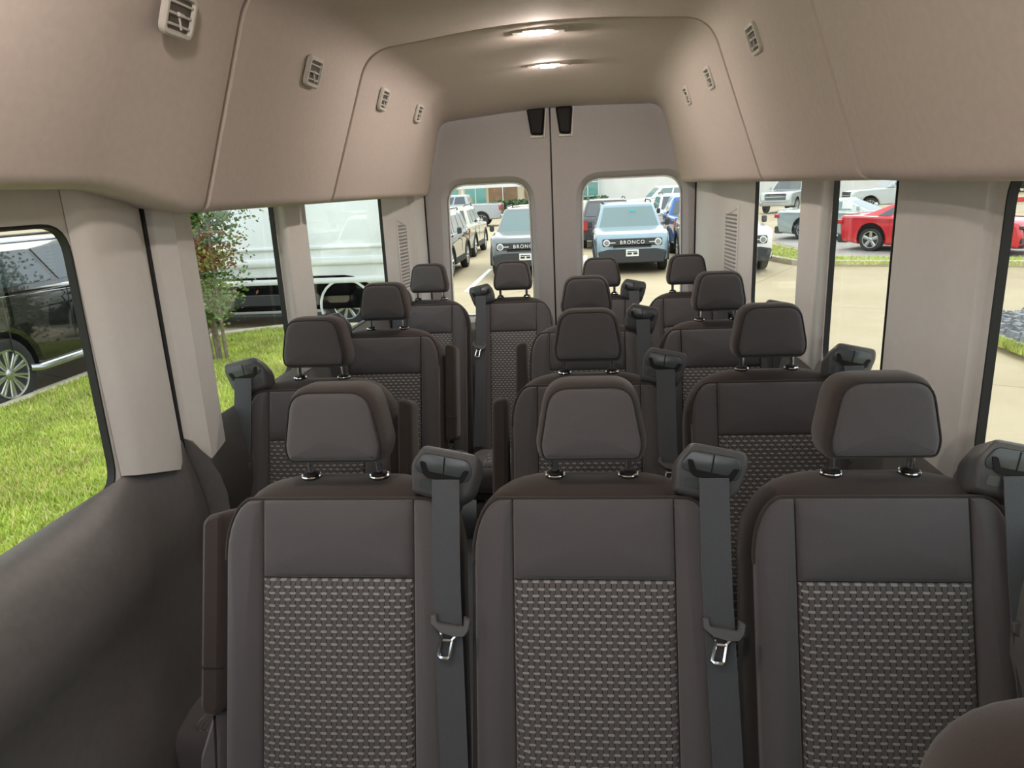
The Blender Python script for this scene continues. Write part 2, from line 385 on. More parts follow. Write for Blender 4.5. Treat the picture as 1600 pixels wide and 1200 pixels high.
def latch(par, c, w, flip):
    fr = lambda a, b, h: (c+a*flip, YR-.001-h, b)
    ol = fillet([(-w*.30, .29), (w*.36, .285), (w*.5, .44), (-w*.5, .44)], .015, 4)
    a = MB().slab(ol, [(0, 0), (.003, .02), (.012, .032)], fr).build('latch_cover', BLACK, par, off=OFF); a['label'] = 'dark latch cover at the top of the door'
    MB().slab(fillet([(w*.37, .272), (w*.47, .272), (w*.6, .44), (w*.52, .44)], .004, 2), [(0, 0), (.002, .018)], fr).build('latch_edge', TRIM, a, off=OFF)
    MB().slab(fillet([(-w*.34, .272), (w*.36, .272), (w*.36, .285), (-w*.31, .288)], .003, 2), [(0, 0), (.002, .018)], fr).build('latch_edge', TRIM, a, off=OFF)
latch(dl, -.262, .11, 1); latch(dr, -.098, .10, 1)
# seals between doors and body
for side, x in ((-1, -.962), (1, .667)):
    o = MB().tube([(x, YR-.005, ZF), (x, YR-.005, -.66), (x, YR-.005, .06)], .009, 6).build('trim_%d' % (1 if side < 0 else 2), RUB, off=OFF)
    struct(o, 'black rubber door seal, %s of the rear doors' % ('left' if side < 0 else 'right'))

# headliner
def prof(B, C, D, E_, F, A=(-1.085, .0), G=(.795, .0), rb=.035, rc=.085):
    return fillet([A, B, C, D, E_, F, G], [0, rb, rc, .3, rc, rb, 0], 10, closed=False)
MID = prof((-.912, -.030), (-.728, .472), (-.14, .540), (.425, .507), (.616, -.026))
FRL = prof((-.958, .032), (-.728, .472), (-.14, .540), (.425, .507), (.612, -.03), A=(-1.085, .045))
F2 = prof((-.955, .026), (-.728, .472), (-.14, .540), (.425, .507), (.613, -.03), A=(-1.085, .04))
F3 = prof((-.925, -.006), (-.728, .472), (-.14, .540), (.425, .507), (.615, -.028), A=(-1.085, .02))
END = prof((-.932, -.032), (-.830, .385), (-.18, .442), (.452, .425), (.580, -.022), A=(-1.0, -.02), G=(.70, -.01), rc=.07)
E2 = prof((-.925, -.031), (-.770, .448), (-.16, .50), (.43, .475), (.600, -.024), A=(-1.05, -.01), G=(.75, .0), rc=.08)
E3 = prof((-.928, -.031), (-.80, .415), (-.17, .475), (.44, .448), (.592, -.024), A=(-1.03, -.015), G=(.73, .0), rc=.09)
def outw(P, d):
    out = []
    for i, p in enumerate(P):
        a = Vector(P[max(0, i-1)]); b = Vector(P[min(len(P)-1, i+1)]); t = (b-a).normalized(); n = Vector((-t.y, t.x)); out.append(tuple(Vector(p)+n*d))
    return out
def liner(sts, first=True, last=True):
    rows = []
    if first: rows += [(sts[0][0], outw(sts[0][1], .032)), (sts[0][0]+.001, outw(sts[0][1], .007)), (sts[0][0]+.004, outw(sts[0][1], .002)), (sts[0][0]+.010, sts[0][1])]
    else: rows.append(sts[0])
    rows += sts[1:-1]
    y, P = sts[-1]
    if last: rows += [(y-.010, P), (y-.004, outw(P, .002)), (y-.001, outw(P, .007)), (y, outw(P, .032))]
    else: rows.append(sts[-1])
    return MB().loft([[(x, y, z) for x, z in P] for y, P in rows], closed=False)
WIND = prof((-.958, .032), (-.70, .30), (-.14, .36), (.40, .32), (.612, -.03), A=(-1.085, .045))
ceil = empty('ceiling'); struct(ceil, 'beige moulded headliner with overhead side panels')
liner([(-1.25, WIND), (-.6, FRL), (.2, FRL), (1.0, FRL), (1.38, FRL), (1.46, F2), (1.58, F3), (1.66, MID), (1.719, MID)], first=False).build('headliner_panel', HEAD, ceil, 35, off=OFF)['label'] = 'front headliner section'
liner([(1.737, MID), (2.2, MID), (2.642, MID)]).build('headliner_panel', HEAD, ceil, 35, off=OFF)['label'] = 'middle headliner section'
liner([(2.660, MID), (3.2, MID), (3.75, MID), (4.02, E2), (4.22, E3), (4.465, END)]).build('headliner_panel', HEAD, ceil, 35, off=OFF)['label'] = 'rear headliner section'
MB().loft([[(x, y, z) for x, z in outw(P, .04)] for y, P in ((-1.25, WIND), (-.6, FRL), (1.38, FRL), (1.46, F2), (1.58, F3), (1.66, MID), (3.75, MID), (4.02, E2), (4.22, E3), (4.46, END))], closed=False).build('roof_shell', SEAM, ceil, off=OFF)
MB().box((-.146, 4.53, .50), (2.0, .03, .2)).build('rear_header', HEAD, ceil, off=OFF)

# cab behind the camera: windscreen, dashboard, nose
cab = MB().loft([[(XL, y, z), (XR, y, z)] for y, z in ((-1.05, ZF), (-1.9, -1.4), (-1.95, -.62), (-1.2, -.60), (-1.12, -.75), (-1.1, ZF))], closed=False).build('wall_front', DARK, off=OFF); struct(cab, 'dashboard and front bulkhead of the van')
ws = MB().loft([[(XL, -1.95, -.62), (XR, -1.95, -.62)], [(-.95, -1.25, .32), (.66, -1.25, .32)]], closed=False).build('window_11', CLEAR, off=OFF); struct(ws, 'windscreen of the van, behind the camera')
for i, x, xt in ((0, XL, -.95), (1, XR, .66)):
    o = MB().tube([(x, -1.95, -.62), (xt, -1.25, .34)], .05, 8).build('trim_%d' % (3+i), TRIM, off=OFF); struct(o, 'windscreen pillar, %s side' % ('left' if i == 0 else 'right'))
    o = MB().loft([[(x, -1.0, ZF), (x, -1.0, .05)], [(x, -1.95, ZF), (x, -1.95, -.62)]], closed=False).build('trim_%d' % (5+i), DARK, off=OFF); struct(o, 'cab side trim, %s side' % ('left' if i == 0 else 'right'))

# ------------------------------------------------------------------ overhead vents and lamps
def air_vent(p, side, label):
    if side < 0: n = Vector((.477, 0, -.177)).normalized()
    else: n = Vector((-.526, 0, -.191)).normalized()
    n = Vector((n.x, 0, n.z)); t = Vector((0, 1, 0)); v = t.cross(n); v = v if v.z > 0 else -v
    e = empty('air_vent', Vector(p)+Vector(OFF))
    fr = lambda a, b, h: tuple(t*a + v*b + n*h)
    ol = rrect(.108, .084, .022, 6)
    m = MB(); rs = [m.ring([fr(a, b, h) for a, b in inset(ol, i)]) for i, h in ((0, -.004), (0, .004), (.004, .008), (.010, .008), (.013, .001))]
    for a, b in zip(rs, rs[1:]): m.bridge(a, b)
    m.build('frame', TRIM, e)
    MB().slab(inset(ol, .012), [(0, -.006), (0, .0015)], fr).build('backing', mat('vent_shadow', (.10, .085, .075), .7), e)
    sl = MB().slab(rrect(.084, .0055, .001, 1), [(0, 0), (0, .004), (.0015, .006)], fr).mesh('slat'); sl.materials.append(TRIM)
    for k in (-.020, -.0005, .0195):
        o = put('slat', sl, TRIM, e); o.location = v*k
    MB().slab(rrect(.022, .009, .003, 2), [(0, .004), (.002, .010)], fr).build('knob', TRIM, e)
    MB().box((0, 0, 0), (.003, .003, .055)).build('divider', TRIM, e).location = n*.002
    tag(e, label, 'air vent', 'air vents in the overhead panels')
for p, l in (((-.766, 1.46, .349), 'square slatted air vent at the top left, the biggest one in view'),
             ((-.766, 2.185, .346), 'slatted air vent on the middle section of the left overhead panel'),
             ((-.764, 2.95, .352), 'slatted air vent just behind the arched ceiling seam on the left'),
             ((-.763, 3.577, .356), 'last small air vent on the left, closest to the rear doors')): air_vent(p, -1, l)
for p, l in (((.477, 2.213, .363), 'slatted air vent on the middle section of the right overhead panel'),
             ((.478, 2.943, .358), 'slatted air vent just behind the arched ceiling seam on the right'),
             ((.477, 3.528, .361), 'last small air vent on the right, closest to the rear doors')): air_vent(p, 1, l)

def dome_lamp(x, y, z, label, lx=0):
    e = empty('dome_lamp', (x, y, z+ZC)); fr = lambda a, b, h: (a, b, -h)
    MB().slab(rrect(.21, .085, .02, 5), [(0, -.012), (0, .006), (.006, .010)], fr).build('housing', HEAD, e)
    MB().slab(rrect(.070, .036, .008, 4), [(0, .0), (0, .014), (.004, .018)], fr).build('lens', LENS, e)['label'] = 'lit warm white lens'
    for s_ in (-1, 1):
        MB().slab(rrect(.045, .05, .006, 3, (s_*.072, 0)), [(0, .008), (.003, .0125)], fr).build('switch', TRIM, e)
    tag(e, label, 'lamp', 'ceiling dome lamps')
dome_lamp(-.143, 2.775, .532, 'lit ceiling lamp nearer the camera, next to the arched seam')
dome_lamp(-.143, 3.52, .532, 'lit ceiling lamp further back, towards the rear doors')
dome_lamp(-.47, .80, .497, 'lit lamp added over the sliding door to warm the left panel, above the picture')  # added unseen lamp that gives the left overhead panel its warm glow
dome_lamp(-.143, .10, .532, 'lit ceiling lamp over the cab, above the picture')

# ------------------------------------------------------------------ seats
CACHE = {}
def cached(key, fn, m, smooth=40):
    if key not in CACHE:
        me = fn().mesh(key[0], smooth); me.materials.append(m); CACHE[key] = me
    return CACHE[key]
S18, C18 = math.sin(R(18)), math.cos(R(18))
BF = lambda u, v, h: (u, -.289+v*S18-h*C18, .32+v*C18+h*S18)
S6, C6 = math.sin(R(6)), math.cos(R(6))
HF = lambda u, v, h: (u, -.056+v*S6-h*C6, 1.122+v*C6+h*S6)
HRO = fillet([(-.094, 0), (.094, 0), (.104, .034), (.082, .154), (-.082, .154), (-.104, .034)], [.020, .020, .05, .045, .045, .05], 7)

def seat(x, y, label, hw=.238, guide=1, gu=.214, arm=0, dz=0, name='van_seat', cover=0, belt=True, group='passenger seats', gz=0):
    e = empty(name, (x, y, ZF+ZC+dz)); tag(e, label, 'seat', group)
    iu = hw-.090                                                    # inner seam
    K = ('hw', round(hw, 3))
    def P(nm, key, fn, m, par=e, smooth=40): return put(nm, cached((nm,)+key, fn, m, smooth), m, par)
    core = fillet([(-hw-.004, -.03), (hw+.004, -.03), (hw-.004, .813), (-hw+.004, .813)], [.04, .04, .16, .16], 9)
    P('backrest', K, lambda: MB().slab(core, [(.03, -.135), (.010, -.125), (0, -.10), (0, -.055), (.006, -.034), (.016, -.017), (.03, -.006), (.044, 0)], BF), CLOTHB)
    vt, ow = .770, hw-.016
    arc_ = [(-iu-.022-(ow-iu-.022)*math.sin(R(a)), vt-.11+.11*math.cos(R(a))) for a in range(0, 91, 15)]
    bo = [(-ow, -.02), (-iu-.002, -.02), (-iu-.002, .35), (-iu-.002, vt)] + arc_ + [(-ow, .3)]
    bor = [(-u, v) for u, v in reversed(bo)]
    pf = [(0, -.02), (0, -.001), (.002, .006), (.006, .011), (.011, .014)]
    P('bolster', K+('l',), lambda: MB().slab(bo, pf, BF, crown=.010), CLOTH, smooth=60)
    P('bolster', K+('r',), lambda: MB().slab(bor, pf, BF, crown=.010), CLOTH, smooth=60)
    up_ = [(-iu, .622), (0, .622), (iu, .622), (iu, vt), (0, vt), (-iu, vt)]
    P('upper_panel', K, lambda: MB().slab(up_, [(0, -.02), (0, .001), (.003, .008), (.010, .012), (.025, .015)], BF, crown=.006), CLOTH, smooth=60)
    ins = [(-iu, -.02), (0, -.02), (iu, -.02), (iu, .3), (iu, .620), (0, .620), (-iu, .620), (-iu, .3)]
    P('insert_panel', K, lambda: MB().slab(ins, [(0, -.02), (0, .001), (.003, .006), (.012, .010)], BF, crown=.004), WEAVE, smooth=60)
    # stitched piping along the top of the front panels
    def pip():
        a_ = [(-iu-.022-(ow+.003-iu-.022)*math.sin(R(a)), vt-.107+.11*math.cos(R(a))) for a in range(95, -1, -10)]; k = a_ + [(-u, v) for u, v in reversed(a_)]
        return MB().tube([BF(u, v, .001) for u, v in k], .0032, 6)
    P('piping', K, pip, CLOTHB)
    P('back_panel', K, lambda: MB().slab(inset(core, .03), [(0, -.130), (0, -.142), (.02, -.150)], BF), DARK)
    P('top_seam', K, lambda: MB().tube([BF(0, .772, -.004), BF(0, .790, -.016), BF(0, .803, -.030), BF(0, .812, -.055)], .0012, 5), SEAM)
    # headrest
    h = P('headrest', (), lambda: MB().slab(HRO, [(.034, -.118), (.016, -.112), (.004, -.095), (0, -.075), (0, -.030), (.005, -.014), (.013, -.006)], HF), CLOTHB)
    P('front_panel', (), lambda: MB().slab(inset(HRO, .012), [(0, -.010), (0, -.003), (.003, .002), (.010, .005)], HF, crown=.006), CLOTH, h, 60)
    P('piping', ('hr',), lambda: MB().tube([HF(u, v, -.002) for u, v in inset(HRO, .010)], .0020, 5, True), SEAM, h)
    for sx in (-1, 1):
        p = P('headrest_post', (), lambda: MB().lathe([(.0068, 1.06), (.0068, 1.16)], lambda a, b, z: (a, b+.004, z), 12), CHROME); p.location.x = sx*.070
        g = P('post_guide', (), lambda: MB().lathe([(.016, 1.058), (.019, 1.070), (.019, 1.080), (.015, 1.087), (.009, 1.089)], lambda a, b, z: (a, b+.004, z), 16), BLACK, p)
        P('guide_ring', (), lambda: MB().lathe([(.0195, 1.079), (.0205, 1.081), (.0195, 1.083), (.017, 1.084)], lambda a, b, z: (a, b+.004, z), 16, False), CHROME, p)
    # cushion and base
    def cush():
        ol = rrect(2*hw, .47, .06, 6, (0, -.515)); fr = lambda u, v, t: (u, v, t - .07*max(0, (v+.75)/.47))
        return MB().slab(ol, [(.03, .27), (.004, .285), (0, .31), (0, .36), (.008, .385), (.03, .398)], fr, crown=.012)
    P('cushion', K, cush, CLOTH, smooth=60)
    P('cushion_insert', K, lambda: MB().slab(rrect(2*iu, .40, .03, 5, (0, -.515)), [(0, .36), (0, .392), (.012, .398)], lambda u, v, t: (u, v, t+.012-.07*max(0, (v+.75)/.47)), crown=.004), WEAVE, smooth=60)
    P('seat_frame', K, lambda: MB().box((0, -.50, .255), (2*hw-.06, .42, .05)), STEEL)
    for sx in (-1, 1):
        k = P('leg', (round(dz, 3),), lambda: MB().slab(fillet([(-.70, -dz), (-.28, -dz), (-.33, .25), (-.62, .25)], .03, 3), [(0, -.02), (.004, .02)], lambda a, b, c: (c, a, b)), STEEL); k.location.x = sx*(hw-.07)
    P('buckle', K, lambda: MB().slab(rrect(.024, .07, .006, 3), [(0, -.008), (.003, .008)], lambda a, b, c: (hw*.55+a, -.30-c, .40+b)), BLACK)
    P('buckle_button', K, lambda: MB().slab(rrect(.018, .012, .003, 3), [(0, -.008), (.002, .010)], lambda a, b, c: (hw*.55+a, -.30-c, .434+b)), RED)
    if belt and guide:
        sg = guide; r8 = R(-8); cs, sn = math.cos(r8), math.sin(r8)
        GF = lambda a, b, h: (sg*(gu + a*cs - b*sn), -.064-h+.06*b, 1.112+gz + a*sn + b*cs + .55*min(h, 0))
        k = .00128; sh = lambda L: [(a*k, b*k) for a, b in L]
        body = fillet(sh([(-46, -36), (22, -46), (42, -30), (51, 14), (46, 34), (-34, 40), (-51, 10)]), [.008, .006, .012, .012, .012, .012, .014], 5)
        g = P('belt_guide', (sg, gu, gz), lambda: MB().slab(body, [(.016, -.085), (.005, -.075), (0, -.06), (0, -.010), (.003, -.003), (.007, 0)], GF), PLAS)
        plate = fillet(sh([(-40, -4), (38, -12), (43, 8), (34, 24), (-32, 28), (-44, 8)]), .010, 4)
        P('slot_plate', (sg, gu, gz), lambda: MB().slab(plate, [(0, -.004), (.001, .0006)], GF), BLACK, g)
        P('slot_face', (sg, gu, gz), lambda: MB().slab(inset(plate, .0016), [(0, -.004), (0, .0012), (.002, .0022)], GF), PLASG, g)
        slot = fillet(sh([(-36, 14), (-28, 14), (-22, 0), (24, -4), (30, 8), (38, 8), (30, -10), (22, -14), (-22, -10), (-30, -4)]), .003, 2)
        P('belt_slot', (sg, gu, gz), lambda: MB().slab(slot, [(0, .0), (0, .0042)], GF), BLACK, g)
        P('plate_seam', (sg, gu, gz), lambda: MB().slab(sh([(-1, -4), (1, -4), (1, 24), (-1, 24)]), [(0, 0), (0, .0028)], GF), BLACK, g)
        P('lower_cover', (sg, gu, gz), lambda: MB().slab(fillet(sh([(-36, -27), (-8, -30), (-8, -14), (-34, -12)]), .006, 4), [(0, -.003), (.001, .0012)], GF), PLASG, g)
        bw = .026
        def strap():
            path = [(gu+.004, -.070, 1.100+gz), (gu+.004, -.074, 1.090+gz), (gu+.004, -.080, 1.07+gz), (gu+.004, -.094, 1.03)]
            for v in (.66, .6, .54, .48, .40, .30, .20, .10, .02):
                q = BF(0, v, .034); path.append((gu+.004+.020*max(0, .62-v)/.6, q[1], q[2]))
            m = MB(); rows = []
            for u, yy, zz in path:
                rows.append([(sg*(u-bw), yy, zz), (sg*(u+bw), yy-.002, zz), (sg*(u+bw), yy+.0005, zz), (sg*(u-bw), yy+.0025, zz)])
            return m.loft(rows)
        P('belt_webbing', (sg, gu, gz), strap, BELT, smooth=30)
        TF = lambda a, b, h: BF(sg*(gu+.012)+a, .548+b, .040+h)
        ks = .00116; th = lambda L: [(a*ks, b*ks) for a, b in L]
        tb = fillet(th([(-31, 14), (-22, 16), (-20, 2), (21, -4), (22, 12), (33, 6), (30, -10), (22, -20), (6, -20), (-16, -14), (-32, 0)]), .003, 3)
        t = P('belt_tongue', (sg, gu), lambda: MB().slab(tb, [(.002, -.006), (0, -.003), (0, .004), (.002, .007)], TF), PLAS)
        lp = th([(-17, -13), (-13, -23), (-19, -48), (-16, -52), (-4, -53), (-1, -50), (4, -24), (9, -19)])
        P('tongue_loop', (sg, gu), lambda: MB().tube([TF(a, b, .003) for a, b in lp], .0038, 6).tube([TF(a*ks, b*ks, .003) for a, b in ((-13, -25), (3, -26))], .0034, 6), CHROME, t)
    if arm:
        ol = fillet([(-.29, .345), (-.244, .345), (-.242, .745), (-.288, .735)], [.022, .022, .02, .022], 6); ol = ol if arm < 0 else [(-u, v) for u, v in reversed(ol)]
        a = P('armrest', (arm,), lambda: MB().slab(ol, [(.010, -.125), (.002, -.115), (0, -.10), (0, -.03), (.003, -.020), (.010, -.014)], BF), CLOTHB)
        c0 = -.267 if arm < 0 else .267
        P('stitch', (arm,), lambda: MB().tube([BF(c0-.024, .44, -.022), BF(c0-.012, .44, -.013), BF(c0+.012, .44, -.013), BF(c0+.024, .44, -.022)], .0016, 5), SEAM, a)
    if cover:
        ol = [(-.292, .05), (-.240, .05), (-.240, .30), (-.252, .345), (-.262, .355), (-.292, .26)]
        P('side_cover', (), lambda: MB().slab(fillet(ol, .006, 3), [(0, -.11), (0, -.03), (.008, -.02)], BF), CLOTH)
    return e

D1, PI_ = 1.302, .789
xC, xR_, xL1, xL2 = .007, .521, -.482, -.812
seat(xL1, D1, 'charcoal cloth seat in the front row, left, with its armrest folded up', arm=-1, cover=1)
seat(xC, D1, 'charcoal cloth seat in the middle of the front row')
seat(xR_, D1, 'charcoal cloth seat in the front row by the right wall')
seat(xL2, D1+PI_, 'single charcoal seat in the second row, beside the left window with the tree', guide=-1, arm=1)
seat(xC, D1+PI_, 'second row aisle seat directly behind the middle front seat', arm=-1)
seat(xR_, D1+PI_, 'second row charcoal seat by the right wall')
seat(xL2, D1+2*PI_, 'single charcoal seat in the third row, left of the aisle', guide=-1, arm=1)
seat(xC, D1+2*PI_, 'third row aisle seat with only its upper half showing', arm=-1)
seat(xR_, D1+2*PI_, 'third row charcoal seat by the right wall')
for xx, g, gu, l in ((-.823, -1, .163, 'leftmost of the four seats in the back row'), (-.375, -1, .163, 'back row seat second from left, at the end of the aisle'),
                 (.087, 1, .163, 'back row seat third from left, mostly hidden behind the seats ahead'), (.527, 1, .163, 'rightmost of the four seats in the back row')):
    seat(xx, 3.815, l, hw=.212, guide=g, gu=gu, dz=-.022)
seat(.585, .635, 'front cab seat, only its dark shoulder in the lower right corner', hw=.255, guide=0, dz=.018, name='cab_seat', belt=False, group='front cab seats')

# ------------------------------------------------------------------ parking lot
def ground_mat(name, c1, c2, scale, bump=.2, joints=None, rough=.85):
    m = bpy.data.materials.new(name); m.use_nodes = True
    n = m.node_tree.nodes; l = m.node_tree.links; b = n['Principled BSDF']; b.inputs['Roughness'].default_value = rough
    tc = n.new('ShaderNodeTexCoord'); a = n.new('ShaderNodeTexNoise'); a.inputs['Scale'].default_value = scale; a.inputs['Detail'].default_value = 8; a.inputs['Roughness'].default_value = .65
    l.new(tc.outputs['Object'], a.inputs['Vector']); r = n.new('ShaderNodeValToRGB'); l.new(a.outputs['Fac'], r.inputs[0])
    r.color_ramp.elements[0].position = .32; r.color_ramp.elements[0].color = (*c1, 1); r.color_ramp.elements[1].position = .68; r.color_ramp.elements[1].color = (*c2, 1)
    out = r.outputs[0]
    if joints:
        bk = n.new('ShaderNodeTexBrick'); bk.offset = 0; bk.inputs['Scale'].default_value = 1; bk.inputs['Brick Width'].default_value = joints; bk.inputs['Row Height'].default_value = joints; bk.inputs['Mortar Size'].default_value = .012
        bk.inputs['Color1'].default_value = (1, 1, 1, 1); bk.inputs['Color2'].default_value = (.95, .95, .95, 1); bk.inputs['Mortar'].default_value = (.55, .52, .48, 1)
        mp = n.new('ShaderNodeMapping'); mp.inputs['Rotation'].default_value = (0, 0, .5); l.new(tc.outputs['Object'], mp.inputs[0]); l.new(mp.outputs[0], bk.inputs['Vector'])
        mx = n.new('ShaderNodeMix'); mx.data_type = 'RGBA'; mx.blend_type = 'MULTIPLY'; mx.inputs[0].default_value = 1; l.new(out, mx.inputs[6]); l.new(bk.outputs[0], mx.inputs[7]); out = mx.outputs[2]
    l.new(out, b.inputs['Base Color'])
    k = n.new('ShaderNodeTexNoise'); k.inputs['Scale'].default_value = 40; l.new(tc.outputs['Object'], k.inputs['Vector'])
    bn = n.new('ShaderNodeBump'); bn.inputs['Strength'].default_value = bump; bn.inputs['Distance'].default_value = .01; l.new(k.outputs['Fac'], bn.inputs['Height']); l.new(bn.outputs[0], b.inputs['Normal'])
    return m
CONC = ground_mat('tan_concrete', (.36, .275, .165), (.46, .375, .245), .35, joints=4.5, rough=.75)
CURB = ground_mat('curb_concrete', (.48, .42, .33), (.60, .54, .44), 3)
LAWN = ground_mat('lawn_soil_and_grass', (.26, .34, .07), (.42, .42, .13), 1.2)
ROADG = ground_mat('grey_pavement', (.32, .30, .28), (.40, .37, .34), .8)
g = MB().box((0, 30, -.10), (240, 200, .2)).build('ground', CONC, smooth=0); struct(g, 'tan concrete of the parking lot')

def strip(path, w, h, name, m, label):
    L = [Vector((*p, 0)) for p in path]; rows = []
    for i, p in enumerate(L):
        a = L[max(0, i-1)]; b = L[min(len(L)-1, i+1)]; t = (b-a).normalized(); n = Vector((-t.y, t.x, 0))
        rows.append([p-n*w/2, p-n*w/2+Vector((0, 0, h-.02)), p-n*(w/2-.02)+Vector((0, 0, h)), p+n*(w/2-.02)+Vector((0, 0, h)), p+n*w/2+Vector((0, 0, h-.02)), p+n*w/2])
    o = MB().loft(rows).build(name, m); struct(o, label); return o
def patch(pts, z, name, m, label):
    o = MB().slab(pts, [(0, .0), (0, z)], xyz).build(name, m, smooth=0); struct(o, label); return o
lawn = [(-1.6, -8), (-1.6, 10.6), (-2.4, 11.9), (-5.3, 11.95), (-6.0, 11.5), (-6.55, 10.6), (-6.62, 7.0), (-6.7, -8)]
patch(lawn, .10, 'lawn', LAWN, 'lawn soil between the van and the black car')
strip([(-6.78, -8), (-6.70, 7.0), (-6.63, 10.6), (-6.08, 11.58), (-5.3, 12.03), (-2.3, 11.98)], .16, .13, 'curb', CURB, 'pale concrete curb around the lawn on the left')
strip([(-1.5, -8), (-1.5, 10.6), (-2.3, 11.95)], .16, .13, 'curb', CURB, 'pale concrete curb along the van side of the lawn')

# grass blades: one uncountable thing
def blades(n, inside, box, hmin, hmax, name, label, seed, zb):
    rng = np.random.default_rng(seed)
    x = rng.uniform(box[0], box[1], n); y = rng.uniform(box[2], box[3], n)
    k = inside(x, y); x, y = x[k], y[k]; n = len(x)
    patchy = .5+.5*np.sin(x*1.7+np.sin(y*.9)*2)*np.cos(y*1.3+1.2*np.sin(x*.8))
    h = rng.uniform(hmin, hmax, n); w = rng.uniform(.006, .013, n); a = rng.uniform(0, 2*np.pi, n); lean = rng.uniform(0, .8, n)*h; la = rng.uniform(0, 2*np.pi, n)
    V = np.zeros((n, 3, 3)); ca, sa = np.cos(a)*w, np.sin(a)*w
    V[:, 0] = np.stack([x-ca, y-sa, np.full(n, zb)], 1); V[:, 1] = np.stack([x+ca, y+sa, np.full(n, zb)], 1)
    V[:, 2] = np.stack([x+np.cos(la)*lean, y+np.sin(la)*lean, zb+h], 1)
    me = bpy.data.meshes.new(name); me.vertices.add(3*n); me.vertices.foreach_set('co', V.ravel())
    me.loops.add(3*n); me.loops.foreach_set('vertex_index', np.arange(3*n, dtype=np.int32))
    me.polygons.add(n); me.polygons.foreach_set('loop_start', np.arange(0, 3*n, 3, dtype=np.int32)); me.polygons.foreach_set('loop_total', np.full(n, 3, dtype=np.int32))
    dry = rng.random(n) < (.10+.30*patchy)
    me.polygons.foreach_set('material_index', np.where(dry, 1, np.where(rng.random(n) < .5, 0, 2)).astype(np.int32)); me.update(); me.validate()
    for nm, c in (('grass_green', (.38, .46, .08)), ('grass_dry', (.66, .58, .25)), ('grass_yellow_green', (.52, .62, .13))): me.materials.append(mat(nm, c, .7, var=.25, scale=2))
    o = put(name, me, None); tag(o, label, 'grass', kind='stuff'); return o
blades(150000, lambda x, y: (x > -6.6) & (y < 11.8) & ((y < 10.6) | (x > -6.55+(y-10.6)*.9)), (-6.6, -2.2, 1.2, 11.85), .03, .075, 'lawn_grass', 'bright green lawn grass with dry yellow patches outside the left windows', 3, .095)

# right-hand islands and rock bed
isl = [(5.15, 24), (5.1, 21.2), (5.5, 19.6), (6.6, 18.9), (9.5, 17.9), (13, 16.2), (13.2, 17.0), (9.6, 18.8), (7.0, 19.9), (6.2, 21.5), (6.1, 24)]
patch(isl, .11, 'lawn', LAWN, 'narrow grass island in front of the red coupe')
strip([(5.05, 24), (5.0, 21.2), (5.42, 19.5), (6.57, 18.78), (9.45, 17.78), (13, 16.1)], .16, .14, 'curb', CURB, 'curb of the grass island in front of the red coupe')
blades(22000, lambda x, y: (y > 18.3-(x-6)*.42+.9*(x < 5.6)) & (y < 19.9-(x-6.6)*.40+4*(x < 6.2)), (5.2, 11, 16.2, 24), .03, .08, 'island_grass', 'strip of green grass in front of the red coupe', 5, .105)
patch([(6.9, 20.6), (9, 19.6), (14.5, 17.2), (18, 24), (8, 32), (6.6, 26)], .012, 'pavement', ROADG, 'grey pavement under the red coupe')
rockbed = [(5.35, 9.2), (5.4, 9.95), (6.2, 11.6), (7.5, 12.2), (9, 12.6), (9, 6.5), (6.0, 6.5), (5.4, 8.0)]
patch(rockbed, .06, 'rock_bed', ROADG, 'bed of loose grey rock outside the right wall')
def rocks():
    rng = random.Random(4); m = MB()
    for _ in range(2400):
        x = rng.uniform(5.52, 9); y = rng.uniform(6.6, 12.3)
        if y > 9.9+(x-5.4)*2.1 or y > 11.55+.42*(x-6.2): continue
        r = rng.uniform(.04, .10); P = []
        for k in range(6):
            a = k*math.pi/3+rng.uniform(-.3, .3); P.append((x+r*math.cos(a)*rng.uniform(.8, 1.2), y+r*math.sin(a)*rng.uniform(.8, 1.2)))
        b = [m.ring([(p[0], p[1], .05) for p in P]), m.ring([(x+(p[0]-x)*.6, y+(p[1]-y)*.6, .06+r*rng.uniform(.6, 1.0)) for p in P])]
        m.bridge(b[0], b[1]); m.f.append(tuple(b[1]))
    return m
ro = rocks().build('loose_rocks', mat('grey_rock', (.22, .22, .23), .85, var=.5, scale=6), smooth=0); tag(ro, 'loose grey rocks in the bed outside the right wall', 'rocks', kind='stuff')
blades(9000, lambda x, y: (np.abs(x-5.28) < .12), (5.1, 5.5, 6.5, 9.9), .03, .09, 'bed_grass', 'thin fringe of grass along the rock bed', 6, .06)
WHITEP = mat('white_paint', (.8, .8, .78), .6)
for k, (a, b) in enumerate((((-2.75, 16.4), (-2.65, 21.0)), ((.0, 18.5), (.1, 24)))):
    o = MB().box(((a[0]+b[0])/2, (a[1]+b[1])/2, .003), (.12, b[1]-a[1], .006)).build('parking_line', WHITEP); tag(o, ('white painted parking line left of the grey car', 'white painted parking line beside the pale blue car')[k], 'road marking')

